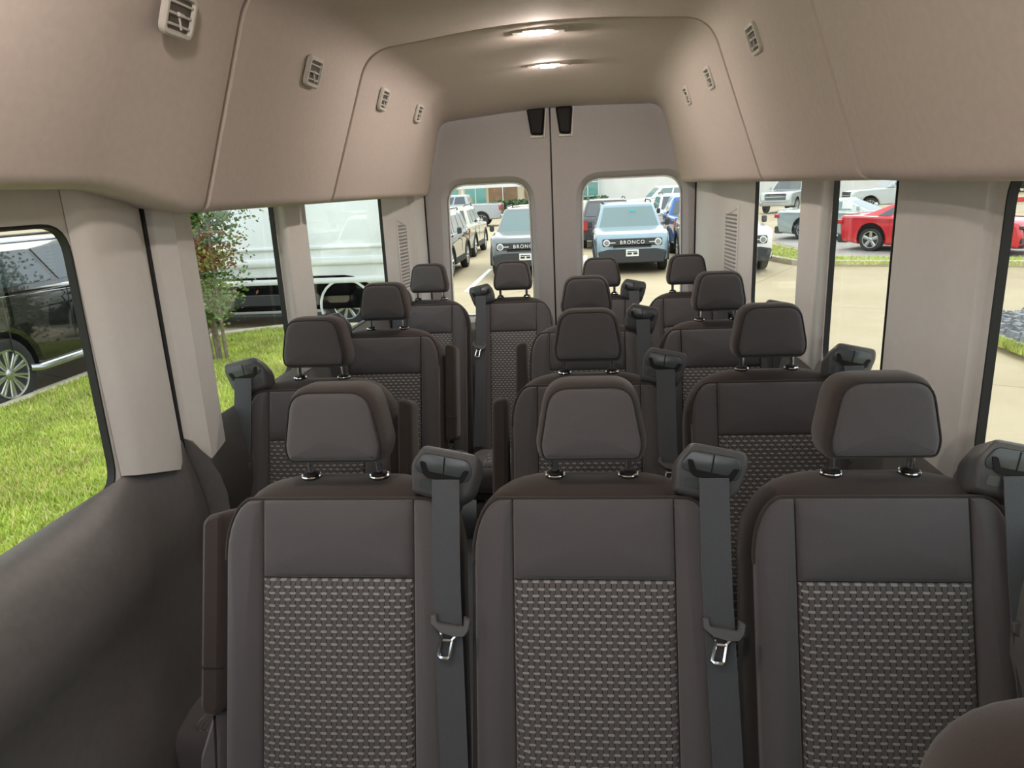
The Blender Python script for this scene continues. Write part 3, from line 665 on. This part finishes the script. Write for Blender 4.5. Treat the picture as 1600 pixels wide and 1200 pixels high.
# ------------------------------------------------------------------ crape myrtle outside the left window
def tree(base):
    rng = random.Random(11); e = empty('ornamental_tree', (*base, .09)); tag(e, 'slender multi-stem tree with sparse green and reddish leaves on the lawn', 'tree')
    BARK = mat('tree_bark', (.24, .19, .15), .9, var=.3, scale=25, bump=.4, bscale=60); leaves = []; tips = []
    for k in range(7):
        a = rng.uniform(0, 6.28); bx, by = rng.uniform(-.24, .24), rng.uniform(-.12, .12); H = rng.uniform(2.3, 3.2); dx, dy = rng.uniform(-.4, .4)+bx*.6, rng.uniform(-.3, .3)
        path = []; rr = []
        for j in range(9):
            t = j/8; path.append((bx+dx*t**1.4+.05*math.sin(3*t+a), by+dy*t**1.3+.04*math.cos(4*t+a), H*t)); rr.append(.022*(1-t)**.8+.005)
        st = MB().tube(path, rr, 6).build('stem', BARK, e)
        br = MB()
        for q in range(9):
            j = rng.randint(2, 7); p = Vector(path[j]); d = Vector((rng.uniform(-1, 1), rng.uniform(-1, 1), rng.uniform(.3, 1.1))).normalized(); ln = rng.uniform(.25, .6)
            pp = [p, p+d*ln*.5+Vector((0, 0, .03)), p+d*ln+Vector((0, 0, .10))]; br.tube(pp, [.009, .006, .003], 5)
            tips += [(pp[1], .12), (pp[2], .17)]
        br.build('twigs', BARK, st)
        tips += [(Vector(path[8]), .28), (Vector(path[7]), .26), (Vector(path[6]), .22)]
        if rng.random() < .6: tips.append((Vector(path[2])+Vector((rng.uniform(-.2, .2), 0, 0)), .16))
    def leafmesh(name, n, cond, m):
        b = MB(); c = 0
        while c < n:
            p, s = rng.choice(tips)
            q = p+Vector((rng.gauss(0, s), rng.gauss(0, s), rng.gauss(0, s*.9)))
            if q.z < .25: c += 1; continue
            if q.z < 1.3 and rng.random() < .45: c += 1; continue
            d = Vector((rng.uniform(-1, 1), rng.uniform(-1, 1), rng.uniform(-.6, .6))).normalized(); w = d.orthogonal(); w.rotate(Quaternion(d, rng.uniform(0, 6.28))); L = rng.uniform(.020, .038); W = L*.5
            b.quad(q-d*L, q+w*W, q+d*L, q-w*W); c += 1
        o = b.build(name, m, e, 0); o['kind'] = 'stuff'
    leafmesh('foliage', 15000, None, mat('leaf_green', (.09, .17, .035), .6, var=.4, scale=4)); leafmesh('foliage', 800, None, mat('leaf_red', (.25, .09, .07), .6, var=.3, scale=4))
    leafmesh('foliage', 2600, None, mat('leaf_yellow_green', (.26, .30, .06), .6, var=.3, scale=4))
tree((-5.18, 9.4))

# ------------------------------------------------------------------ vehicles
TIRE = mat('tire_rubber', (.022, .022, .023), .8, var=.2, scale=40)
RIMS = mat('alloy_rim', (.55, .56, .57), .25, .9); RIMD = mat('dark_rim', (.03, .03, .032), .4)
CLAD = mat('dark_cladding', (.035, .037, .04), .6); HLAMP = mat('clear_headlamp', (.75, .78, .8), .1); TLAMP = mat('red_tail_lamp', (.45, .02, .025), .15, coat=1)
PLATEM = mat('white_plate', (.8, .8, .78), .4)
def paint(name, c, metal=.25, rough=.28): return mat('paint_'+name, c, rough, metal, coat=1, var=.03, scale=3)
def arch(xc, r, zb, zc, n=12):
    a0 = math.asin(max(-1, min(1, (zb-zc)/r))); A = [math.pi-a0+(a0-(math.pi-a0))*k/n for k in range(n+1)]
    return [(xc+r*math.cos(a), zc+r*math.sin(a)) for a in A]
def wheel(e, x, y, side, r, w, style, label=None):
    fr = lambda a, b, h: (x+a, y+side*h, r+b)
    t = MB().lathe([(r*.60, -w), (r*.93, -w), (r, -w+.03), (r, -.03), (r*.95, -.004), (r*.78, .0), (r*.70, -.012), (r*.60, -.02)], fr, 28).build('wheel', TIRE, e)
    rm = MB(); rm.lathe([(r*.70, -.014), (r*.69, .0), (r*.64, -.004), (r*.63, -.06)], fr, 28, False)
    n, half, tw = style
    for k in range(n):
        a = 2*math.pi*k/n+.3
        for o in ((-tw, tw) if half < 0 else (0,)):
            c1, s1 = math.cos(a+o), math.sin(a+o); hw_ = abs(half); P = []
            for rad, wd, h in ((r*.10, hw_*.9, -.012), (r*.66, hw_*1.15, -.006)):
                P.append([fr(rad*c1-wd*q*s1, rad*s1+wd*q*c1, h+(.0 if abs(q) < 1 else -.012)) for q in (-1, -.6, .6, 1)])
            rm.loft(P, closed=False)
    rm.lathe([(r*.16, -.03), (r*.16, -.006), (r*.10, .004)], fr, 14)
    rm.build('rim', RIMS, t)
    MB().lathe([(r*.64, -.075), (r*.64, -.06)], fr, 24).build('brake_disc', RIMD, t)

def vehicle(kind, name, label, cat, pos, head, col, front=None, rear=None, spokes=(10, .02, 0), group='parked cars', glassm=None, clad=True, rails=True, letters=None, plate_f=False, plate_r=False, detail=True):
    T = dict(suv=dict(L=4.40, W=1.89, hood=1.06, cowl=1.12, belt=1.10, roof=1.71, zb=.30, wb=2.67, r=.37, A=.86, B=.30, C=-1.80, D=-2.08, tail=1.08),
             bigsuv=dict(L=5.33, W=2.03, hood=1.16, cowl=1.24, belt=1.36, roof=1.93, zb=.34, wb=3.11, r=.42, A=1.22, B=.62, C=-2.25, D=-2.55, tail=1.30),
             pickup=dict(L=5.88, W=2.03, hood=1.25, cowl=1.32, belt=1.36, roof=1.96, zb=.42, wb=3.7, r=.42, A=1.18, B=.62, C=-.82, D=-1.02, tail=1.36),
             mini=dict(L=5.05, W=1.85, hood=1.10, cowl=1.18, belt=1.17, roof=1.74, zb=.34, wb=3.07, r=.37, A=1.05, B=.50, C=-.75, D=-.92, tail=1.17),
             coupe=dict(L=4.80, W=1.91, hood=.90, cowl=.97, belt=.99, roof=1.39, zb=.20, wb=2.72, r=.345, A=.72, B=-.06, C=-.95, D=-1.85, tail=1.02),
             sedan=dict(L=4.80, W=1.85, hood=.92, cowl=1.0, belt=1.0, roof=1.45, zb=.22, wb=2.8, r=.34, A=.90, B=.25, C=-1.05, D=-1.75, tail=1.03))[kind]
    L, W, r = T['L'], T['W'], T['r']; e = empty(name, (pos[0], pos[1], 0), head); tag(e, label, cat, group)
    xf = L/2-{'pickup': .95, 'coupe': 1.05}.get(kind, .87); xr = xf-T['wb']; ra = r+.06; zb = T['zb']; g_ = glassm or CGLASS
    top = [(L/2-.06, zb+.02), (L/2, zb+.22), (L/2-.02, T['hood']-.22), (L/2-.10, T['hood']-.06), (L/2-.28, T['hood']), (T['A']+.1, T['cowl']), (T['D'], T['belt']+(.02 if kind not in ('coupe', 'sedan') else .03))]
    if kind == 'coupe': top += [(-L/2+.06, T['tail']), (-L/2-.0, T['tail']-.10), (-L/2+.04, .55), (-L/2+.12, zb+.06)]
    elif kind == 'sedan': top += [(-L/2+.06, T['tail']), (-L/2, .75), (-L/2+.03, .5), (-L/2+.10, zb+.04)]
    else: top += [(-L/2+.06, T['tail']), (-L/2+.02, T['tail']-.06), (-L/2, .62), (-L/2+.08, zb+.03)]
    topf = fillet(top, [.05, .1, .1, .1, .2, .1, .05] + [.06]*(len(top)-7), 4)
    ol = topf + [p for p in arch(xr, ra, zb, r)] + [p for p in arch(xf, ra, zb, r)]
    fr = lambda a, b, h: (a, h, b)
    hw = W/2
    # plan taper so that the nose and the tail are narrower
    def frt(a, b, h):
        k = max(0, (abs(a)-L/2+.55)/.55); z_ = b; t_ = 1-.10*k*k
        return (a, h*t_, z_)
    body = MB().slab(ol, [(.07, -hw), (.022, -hw+.035), (.0, -hw+.12), (0, -hw*.4), (0, hw*.4), (.0, hw-.12), (.022, hw-.035), (.07, hw)], frt)
    body.build('body', col, e, 35)
    MB().box(((xf+xr)/2, 0, zb+.27), (L-.5, W-.52, .5)).build('underbody', RIMD, e)
    # greenhouse
    zb0, zr = T['belt']-.02, T['roof']; wb_, wt = hw-.06, hw-(.24 if kind != 'coupe' else .34)
    def ringp(t):
        a = T['A']+(T['B']-T['A'])*t; d = T['D']+(T['C']-T['D'])*t; w_ = wb_+(wt-wb_)*t; z_ = zb0+(zr-.06-zb0)*t
        z_ -= 0
        return [(x, y, z_) for x, y in fillet([(d, -w_), (a, -w_), (a, w_), (d, w_)], .10, 4)]
    gh = MB(); last = ringp(1); cx = sum(p[0] for p in last)/len(last)
    gh.loft([ringp(0), ringp(.5), last, [(cx+(x-cx)*.975, y*.95, z+.03) for x, y, z in last], [(cx+(x-cx)*.90, y*.82, z+.055) for x, y, z in last], [(cx+(x-cx)*.5, y*.4, z+.06) for x, y, z in last]])
    gh.build('cabin', col, e, 35)
    def S(x0, x1, t0, t1, nm, sgn, m=g_, o=.010):
        # side pane between fractions x0..x1 (0 = rear, 1 = front) and t0..t1 of the height
        def pt(f, t):
            a = T['A']+(T['B']-T['A'])*t; d = T['D']+(T['C']-T['D'])*t; return Vector((d+(a-d)*f, sgn*(wb_+(wt-wb_)*t+o), zb0+(zr-.06-zb0)*t))
        P = [pt(x0, t0), pt(x1, t0), pt(x1, t1), pt(x0, t1)]; nn = Vector((0, sgn*.008, .003))
        MB().loft([[p-nn for p in P], [p for p in P]]).build(nm, m, e, 0)
    splits = {'suv': [(.06, .27), (.30, .57), (.60, .90)], 'bigsuv': [(.05, .31), (.36, .62), (.65, .92)], 'pickup': [(.10, .45), (.50, .88)], 'mini': [(.10, .45), (.50, .88)], 'coupe': [(.22, .36), (.40, .80)], 'sedan': [(.14, .46), (.50, .86)]}[kind]
    for sgn in (-1, 1):
        for a, b in splits: S(a, b, .12, .88, 'side_window', sgn)
        for a, b in splits:
            xm = T['D']+(T['A']-T['D'])*a+.12
            if kind in ('coupe', 'sedan') and a < .3: continue
            if kind == 'suv' and a < .1 or kind == 'bigsuv' and a < .1: continue
            MB().slab(rrect(.17, .035, .014, 3), [(0, 0), (.004, .03)], lambda u, v, h: (xm+u, sgn*(hw-.018+h), T['belt']-.16+v)).build('door_handle', col if col != 0 else CLAD, e)
            MB().box((T['D']+(T['A']-T['D'])*a-.02, sgn*(hw-.001), (T['belt']+zb)/2+.1), (.008, .012, T['belt']-zb-.35)).build('door_gap', RIMD, e)
        m_ = MB().slab(rrect(.12, .17, .04, 4), [(.02, -.06), (0, -.03), (0, .03), (.02, .05)], lambda u, v, h: (T['A']-.30+h, sgn*(hw+.09)+u, T['belt']+.09+v)).build('mirror', CLAD if clad else col, e)
    def FB(front_, t0, t1, f, nm, m=g_):
        a0, a1 = (T['A'], T['B']) if front_ else (T['D'], T['C']); sg = 1 if front_ else -1
        def pt(q, t): return Vector((a0+(a1-a0)*t+sg*.010, q*(wb_+(wt-wb_)*t), zb0+(zr-.06-zb0)*t))
        P = [pt(-f, t0), pt(f, t0), pt(f, t1), pt(-f, t1)]; MB().loft([[p-Vector((sg*.01, 0, 0)) for p in P], P]).build(nm, m, e, 0)
    FB(True, .06, .93, .90, 'windscreen'); FB(False, .12, .88, .88, 'rear_window')
    for sgn in (-1, 1):
        for xw in (xf, xr): wheel(e, xw, sgn*(hw-.012), sgn, r, .21, spokes)
        if clad:
            for xw in (xf, xr):
                A0 = arch(xw, ra+.055, zb, r, 14); A1 = arch(xw, ra-.004, zb, r, 14)
                MB().loft([[(a, sgn*(hw-.03), b) for a, b in A0], [(a, sgn*(hw+.018), b) for a, b in A0], [(a, sgn*(hw+.018), b) for a, b in A1], [(a, sgn*(hw-.06), b) for a, b in A1]], closed=False).build('wheel_arch', CLAD, e)
            MB().box(((xf+xr)/2, sgn*(hw-.012), zb+.09), (T['wb']-2*ra, .05, .17)).build('sill', CLAD, e)
        if rails and kind in ('suv', 'bigsuv'):
            MB().tube([(T['C']+.15, sgn*(wt-.07), zr-.02), (T['C']+.25, sgn*(wt-.06), zr+.045), (T['B']-.35, sgn*(wt-.06), zr+.045), (T['B']-.22, sgn*(wt-.07), zr-.02)], .018, 6).build('roof_rail', CLAD, e)
    X = L/2; yz = lambda u, v, h: (X+h, u, v)
    Xr = -L/2; yzr = lambda u, v, h: (Xr-h, u, v)
    if front == 'round':
        MB().slab(rrect(1.50, .20, .05, 4, (0, T['hood']-.26)), [(0, -.10), (.01, .012)], yz).build('grille', CLAD, e)
        for sgn in (-1, 1):
            h = MB().lathe([(.085, -.05), (.085, .022), (.07, .03)], lambda a, b, h: (X+h, sgn*.64+a, T['hood']-.26+b), 18).build('headlamp', HLAMP, e)
            MB().lathe([(.062, .022), (.06, .034), (.045, .036)], lambda a, b, h: (X+h, sgn*.64+a, T['hood']-.26+b), 16).build('lamp_core', mat('lamp_core_grey', (.25, .26, .27), .2), h)
            MB().box((X+.012, sgn*.49, T['hood']-.26), (.02, .14, .02)).build('lamp_bar', HLAMP, h)
        MB().slab(fillet([(-.80, zb-.02), (.80, zb-.02), (.86, zb+.28), (.60, zb+.33), (-.60, zb+.33), (-.86, zb+.28)], .04, 3), [(0, -.16), (0, .0), (.03, .045)], yz).build('bumper', CLAD, e)
        MB().slab(rrect(.95, .07, .01, 2, (0, zb+.40)), [(0, -.03), (0, .012)], yz).build('air_intake', RIMD, e)
    if front == 'truck':
        MB().slab(rrect(1.25, .38, .05, 4, (0, T['hood']-.27)), [(0, -.05), (.01, .02)], yz).build('grille', CLAD, e)
        MB().box((X+.025, 0, T['hood']-.27), (.02, 1.2, .05)).build('grille_bar', RIMS, e)
        for sgn in (-1, 1): MB().slab(rrect(.22, .34, .05, 4, (sgn*.76, T['hood']-.29)), [(0, -.08), (.01, .01)], yz).build('headlamp', HLAMP, e)
        MB().slab(rrect(1.86, .24, .05, 4, (0, zb+.14)), [(0, -.2), (0, .03), (.03, .07)], yz).build('bumper', RIMS, e)
    if front == 'coupe':
        MB().slab(fillet([(-.62, .50), (.62, .50), (.70, .66), (.58, .74), (-.58, .74), (-.70, .66)], .03, 3), [(0, -.05), (.005, .02)], yz).build('grille', RIMD, e)
        MB().slab(fillet([(-.05, .57), (.06, .57), (.02, .67), (-.03, .67)], .01, 2), [(0, .0), (.002, .03)], yz).build('grille_emblem', RIMS, e)
        for sgn in (-1, 1):
            MB().slab(fillet([(sgn*.60, .66), (sgn*.86, .70), (sgn*.84, .77), (sgn*.60, .74)], .02, 3), [(0, -.10), (.004, .012)], yz).build('headlamp', CLAD, e)
            MB().slab(rrect(.28, .15, .05, 4, (sgn*.68, .40)), [(0, -.08), (.01, .012)], yz).build('fog_lamp', RIMD, e)
        MB().slab(rrect(1.5, .07, .02, 2, (0, .24)), [(0, -.2), (.01, .03)], yz).build('splitter', CLAD, e)
    if rear in ('suv', 'pickup', 'sedan', 'coupe'):
        zt_ = T['tail']-.24 if rear != 'coupe' else T['tail']-.18
        for sgn in (-1, 1):
            ww, hh = (.20, .34) if rear != 'sedan' else (.40, .12)
            if rear == 'coupe': ww, hh = .30, .14
            MB().slab(rrect(ww, hh, .03, 3, (sgn*(hw-.16), zt_)), [(0, -.14), (.005, .02)], yzr).build('tail_lamp', TLAMP, e)
        MB().slab(rrect(W-.25, .26, .05, 3, (0, zb+.15)), [(0, -.2), (0, .01), (.03, .05)], yzr).build('rear_bumper', CLAD if rear != 'pickup' else RIMS, e)
        if rear == 'coupe': MB().slab(rrect(1.2, .02, .005, 2, (0, T['tail']+.03)), [(0, -.25), (0, .02)], yzr).build('spoiler', col, e)
    if kind in ('pickup', 'mini'):
        x0, x1 = -L/2+.12, T['D']-.12
        MB().box(((x0+x1)/2, 0, T['belt']+.012), (x1-x0, W-.42, .03)).build('bed_liner', RIMD, e)
    if plate_f:
        MB().box((T['A']-.36, .12, T['belt']+.42), (.012, .16, .05)).build('windscreen_sticker', mat('teal_sticker', (.1, .5, .5), .4), e)
        p = MB().slab(rrect(.32, .17, .012, 3, (0, zb+.24)), [(0, .03), (.003, .062)], yz).build('license_plate', PLATEM, e)
        MB().box((X+.064, 0, zb+.275), (.006, .24, .022)).build('plate_print', CLAD, p); MB().box((X+.064, -.07, zb+.225), (.006, .11, .05)).build('plate_print', CLAD, p); MB().box((X+.064, .075, zb+.225), (.006, .10, .05)).build('plate_print', CLAD, p)
    if letters:
        cu = bpy.data.curves.new('grille_lettering', 'FONT'); cu.body = letters; cu.size = .125; cu.extrude = .008; cu.offset = 0; cu.align_x = 'CENTER'; cu.align_y = 'CENTER'; cu.space_character = 1.25
        tmp = bpy.data.objects.new('tmp_text', cu); COL.objects.link(tmp); dg = bpy.context.evaluated_depsgraph_get(); dg.update()
        me = bpy.data.meshes.new_from_object(tmp.evaluated_get(dg)); bpy.data.objects.remove(tmp); bpy.data.curves.remove(cu)
        o = put('grille_lettering', me, mat('white_letters', (.85, .85, .85), .4), e); o.location = (X+.022, 0, T['hood']-.26); o.rotation_euler = (R(90), 0, R(90))
    return e

# black large SUV beside the lawn, rear wheel in view
BLK = paint('black', (.008, .008, .009), .0, .08)
sv = vehicle('bigsuv', 'parked_suv', 'glossy black large sport utility vehicle behind the lawn on the left', 'car', (-7.72, 8.94), R(90), BLK, front='truck', rear='suv', spokes=(10, -.016, .09), clad=False, group='cars parked on the left')
MB().tube([(-1.0, -1.0, .42), (-.9, -1.06, .40), (1.0, -1.06, .40), (1.1, -1.0, .42)], .045, 8).build('running_board', RIMS, sv)
for z_ in (1.30, 1.10): MB().box((-.1, -1.012, z_), (4.4, .012, .012)).build('body_crease', BLK, sv)

# white cargo van across the end of the lawn
def cargo_van(pos, head):
    WH = paint('white', (.74, .77, .78), 0, .3); e = empty('cargo_van', (*pos, 0), head); tag(e, 'tall white cargo van with a black side moulding, beyond the tree', 'van', 'cars parked on the left')
    L, W, H, r = 6.0, 2.06, 2.75, .36; xf, xr = L/2-1.0, L/2-1.0-3.75; zb = .22; ra = r+.09
    top = [(L/2-.04, zb), (L/2, .75), (L/2-.12, 1.10), (L/2-.75, 1.42), (L/2-1.55, 2.35), (L/2-2.2, 2.62), (L/2-3.0, H), (-L/2+.15, H-.03), (-L/2, 2.3), (-L/2, zb+.05)]
    ol = fillet(top, [.05, .12, .15, .15, .25, .3, .3, .15, .15, .05], 5)+arch(xr, ra, zb, r)+arch(xf, ra, zb, r)
    hw = W/2; fr = lambda a, b, h: (a, h*(1-.06*max(0, (b-1.1)/1.6)), b)
    MB().slab(ol, [(.10, -hw), (.03, -hw+.04), (0, -hw+.14), (0, hw-.14), (.03, hw-.04), (.10, hw)], fr).build('body', WH, e, 35)
    MB().box((0, 0, zb+.25), (L-.5, W-.5, .45)).build('underbody', RIMD, e)
    for s in (-1, 1):
        q = lambda a, b, h: (a, s*(hw*(1-.06*max(0, (b-1.1)/1.6))+h), b)
        def rail(x0, x1, z, hgt, pr, nm, m, rad=None):
            MB().slab(rrect(x1-x0, hgt, rad or hgt*.3, 4, ((x0+x1)/2, z)), [(0, -.05), (0, pr*.6), (.012, pr)], q).build(nm, m, e)
        rail(xr+ra+.06, xf-ra-.05, .50, .20, .030, 'side_moulding', CLAD, .07); rail(xr+ra, xf-ra, .215, .05, .02, 'sill_strip', CLAD)
        rail(-L/2+.05, xr-ra-.06, .50, .20, .030, 'side_moulding', CLAD, .07)
        rail(-L/2+.2, xf-.3, 0.82, .10, .022, 'body_crease', WH); rail(-L/2+.2, xf-.55, 1.16, .14, .022, 'body_crease', WH); rail(-L/2+.2, xf-.9, 1.40, .06, .020, 'body_crease', WH)
        MB().slab(fillet([(xf-1.05, 1.45), (xf-.05, 1.45), (xf-.62, 2.2), (xf-1.05, 2.2)], .06, 4), [(0, -.03), (.004, .006)], q).build('side_window', CGLASS, e)
        MB().slab(rrect(.16, .34, .05, 4, (xf+.05, 1.55)), [(0, 0), (.02, .2)], q).build('mirror', CLAD, e)
        for xw in (xf, xr):
            wheel(e, xw, s*(hw-.02), s, r, .2, (8, .03, 0))
            A0 = arch(xw, ra+.04, zb, r, 14); A1 = arch(xw, ra, zb, r, 14)
            MB().loft([[(a, s*(hw-.03), b) for a, b in A0], [(a, s*(hw+.02), b) for a, b in A0], [(a, s*(hw+.02), b) for a, b in A1], [(a, s*(hw-.06), b) for a, b in A1]], closed=False).build('wheel_arch', WH, e)
    MB().quad((L/2-.72, -.85, 1.47), (L/2-.72, .85, 1.47), (L/2-1.50, .78, 2.34), (L/2-1.50, -.78, 2.34)).build('windscreen', CGLASS, e)
    MB().slab(rrect(1.5, .4, .08, 4, (0, .85)), [(0, -.1), (.02, .02)], lambda u, v, h: (L/2-.02+h, u, v)).build('grille', CLAD, e)
cargo_van((-5.98, 13.53), R(180))

# cars behind the rear doors (they stand in rows parallel to the van)
vehicle('suv', 'compact_suv', 'pale blue grey compact sport utility vehicle facing the rear doors, white front plate', 'car', (1.22, 20.85), R(-90), paint('pale_blue', (.26, .36, .43)), front='round', letters='BRONCO', plate_f=True, glassm=CGLASSL)
vehicle('suv', 'compact_suv', 'dark grey compact sport utility vehicle seen through the left rear door window', 'car', (-1.48, 20.85), R(-90), paint('dark_grey', (.17, .18, .19)), front='round', letters='BRONCO', plate_f=True, glassm=CGLASSL)
vehicle('suv', 'compact_suv', 'black compact car at the left edge of the left rear door window', 'car', (-4.42, 20.6), R(-90), paint('black_two', (.015, .016, .018), 0, .12), front='round')
vehicle('suv', 'compact_suv', 'sand coloured compact car with a red tail lamp, beyond the black one', 'car', (-4.65, 26.6), R(90), paint('sand', (.62, .58, .46), .1), rear='suv')
vehicle('pickup', 'pickup_truck', 'silver grey pickup truck standing crosswise far behind the left door window', 'truck', (-7.9, 46), R(180), paint('silver', (.38, .40, .43), .5), rear='pickup', front='truck', clad=False)
vehicle('suv', 'compact_suv', 'dark car half hidden left of the pale blue one', 'car', (.85, 28.4), R(90), paint('dark_plum', (.06, .05, .06)), rear='suv')
vehicle('mini', 'small_pickup', 'bright blue small pickup at the right edge of the right rear door window', 'truck', (3.62, 25.3), R(90), paint('blue', (.02, .13, .45), .2), rear='suv')
vehicle('suv', 'compact_suv', 'white car standing behind the pale blue one on its right', 'car', (3.95, 31.5), R(-90), paint('white_two', (.75, .76, .76), 0), front='round')
vehicle('pickup', 'pickup_truck', 'white pickup truck with its nose to the left, in front of the white building', 'truck', (4.9, 43.5), R(186), paint('white_three', (.80, .79, .76), 0), front='truck', clad=False, glassm=CGLASSL)
vehicle('pickup', 'pickup_truck', 'white pickup truck showing only its tail in the right rear door window', 'truck', (-1.35, 42), R(180), paint('white_four', (.80, .79, .75), 0), rear='pickup', clad=False)
# right-hand side
vehicle('suv', 'compact_suv', 'white sport utility vehicle, only its front corner in the narrow right window', 'car', (3.62, 20.2), R(-90), paint('white_five', (.78, .79, .79), 0), front='round', group='cars on the right')
vehicle('pickup', 'pickup_truck', 'silver heavy pickup truck facing left, far off on the right', 'truck', (13.2, 48.5), R(235), paint('silver_two', (.45, .50, .51), .4), front='truck', clad=False, group='cars on the right')
gc = vehicle('coupe', 'parked_coupe', 'pale silver green coupe standing behind the red one', 'car', (9.35, 26.7), R(-35), paint('silver_green', (.50, .57, .54), .3), front='coupe', rear='coupe', clad=False, group='cars on the right', glassm=CGLASSL)
rc = vehicle('coupe', 'parked_coupe', 'bright red coupe parked on the right, five-spoke wheels', 'car', (9.82, 21.62), R(-49), paint('red', (.62, .015, .03), .0, .25), front='coupe', rear='coupe', spokes=(5, .045, 0), clad=False, group='cars on the right')
vehicle('pickup', 'pickup_truck', 'pale grey pickup truck far behind the coupes', 'truck', (17.5, 43.0), R(180), paint('pale_grey', (.48, .52, .53), .3), front='truck', rear='pickup', clad=False, group='cars on the right')
MB().slab(rrect(.34, .26, .01, 2), [(0, 0), (0, .004)], lambda u, v, h: (.0+u, -(.80-.30*v+h), 1.17+v)).build('price_sheet', PLATEM, gc)['label'] = 'white price sheet in the side window'

# ------------------------------------------------------------------ buildings and far things
WALLW = mat('white_stucco', (.72, .72, .71), .8, var=.04, scale=1); WALLB = mat('beige_stucco', (.55, .48, .33), .8, var=.12, scale=.5)
GGL = mat('green_glass', (.10, .30, .27), .05, spec=.9); BRN = mat('brown_panel', (.22, .13, .07), .7, var=.3, scale=1)
def showroom():
    e = empty('showroom_building', (12, 66, 0)); tag(e, 'white showroom building with a green glazed corner', 'building', 'dealership buildings')
    MB().box((2.4, 5, 4), (26, 10, 8)).build('wall', WALLW, e, 0); MB().box((2.4, -.1, 7.6), (26.4, .4, .5)).build('parapet', WALLW, e, 0)
    c = MB().box((-12.0, 4, 3.6), (2.8, 9, 7.2)).build('glazed_corner', GGL, e, 0)
    for k in range(4):
        MB().box((-13.4+k*.93, -.55, 3.6), (.08, .1, 7.2)).build('mullion', WALLW, c, 0)
    for z in (1.2, 2.4, 3.6): MB().box((-12.0, -.55, z), (2.8, .1, .08)).build('mullion', WALLW, c, 0)
def workshop():
    e = empty('service_building', (-11.5, 62, 0)); tag(e, 'low beige service building behind the silver pickup truck', 'building', 'dealership buildings')
    MB().box((0, 4, 2.6), (18, 8, 5.2)).build('wall', WALLB, e, 0)
    for k, (x, w, m) in enumerate(((-6, 2.2, BRN), (-2.6, 1.9, BRN), (.3, 1.6, GGL), (2.6, 1.7, GGL), (4.9, 2.4, BRN), (7.4, 1.4, BRN))):
        f = MB().box((x, -.03, 1.5), (w, .1, 2.6)).build('window', m, e, 0)
        MB().box((x, -.09, 1.5), (.06, .08, 2.6)).build('window_bar', WALLW, f, 0); MB().box((x, -.09, 2.85), (w+.2, .1, .12)).build('window_head', WALLW, f, 0)
showroom(); workshop()
e = empty('white_canopy', (-7, 52, 0)); tag(e, 'white horizontal pipe rail on posts above the far pickup truck', 'canopy')
MB().box((0, 0, 2.42), (14, .3, .24)).build('beam', WALLW, e, 0)
for x in (-6.6, -1.4, 6.6): MB().tube([(x, 0, 0), (x, 0, 2.35)], .09, 8).build('post', WALLW, e)
def hedge(c, d, label, col, n, seed):
    rng = random.Random(seed); e = empty('hedge', c); tag(e, label, 'hedge'); b = MB()
    for _ in range(n):
        q = Vector((rng.uniform(-.5, .5)*d[0], rng.uniform(-.5, .5)*d[1], rng.uniform(0, 1)*d[2])); dd = Vector((rng.uniform(-1, 1), rng.uniform(-1, 1), rng.uniform(-1, 1))).normalized(); w = dd.orthogonal(); b.quad(q-dd*.22, q+w*.12, q+dd*.22, q-w*.12)
    o = b.build('foliage', mat('hedge_leaf_%d' % seed, col, .7, var=.4, scale=.6), e, 0); o['kind'] = 'stuff'
    MB().box((0, 0, d[2]*.45), (d[0]*.9, d[1]*.7, d[2]*.8)).build('branches', mat('hedge_core', (.02, .03, .015), .9), e, 0)
hedge((-2.6, 59, 0), (9, 2, 1.2), 'low green hedge in front of the beige service building', (.05, .10, .03), 2500, 21)
hedge((52, 66, 0), (40, 4, 5.5), 'dark row of trees far beyond the banner on the right', (.035, .06, .035), 6000, 22)
bn = empty('banner_rail', (24.5, 46, 0), R(-18)); tag(bn, 'long white barrier with red blocks, far off through the right window', 'barrier')
MB().box((0, 0, .22), (9, .12, .34)).build('board', WALLW, bn, 0)
for x in (-4, -1.2, .6, 2.2, 4): MB().box((x*.9, -.07, .24), (.9, .03, .26)).build('red_block', mat('barrier_red', (.6, .06, .04), .6), bn, 0)
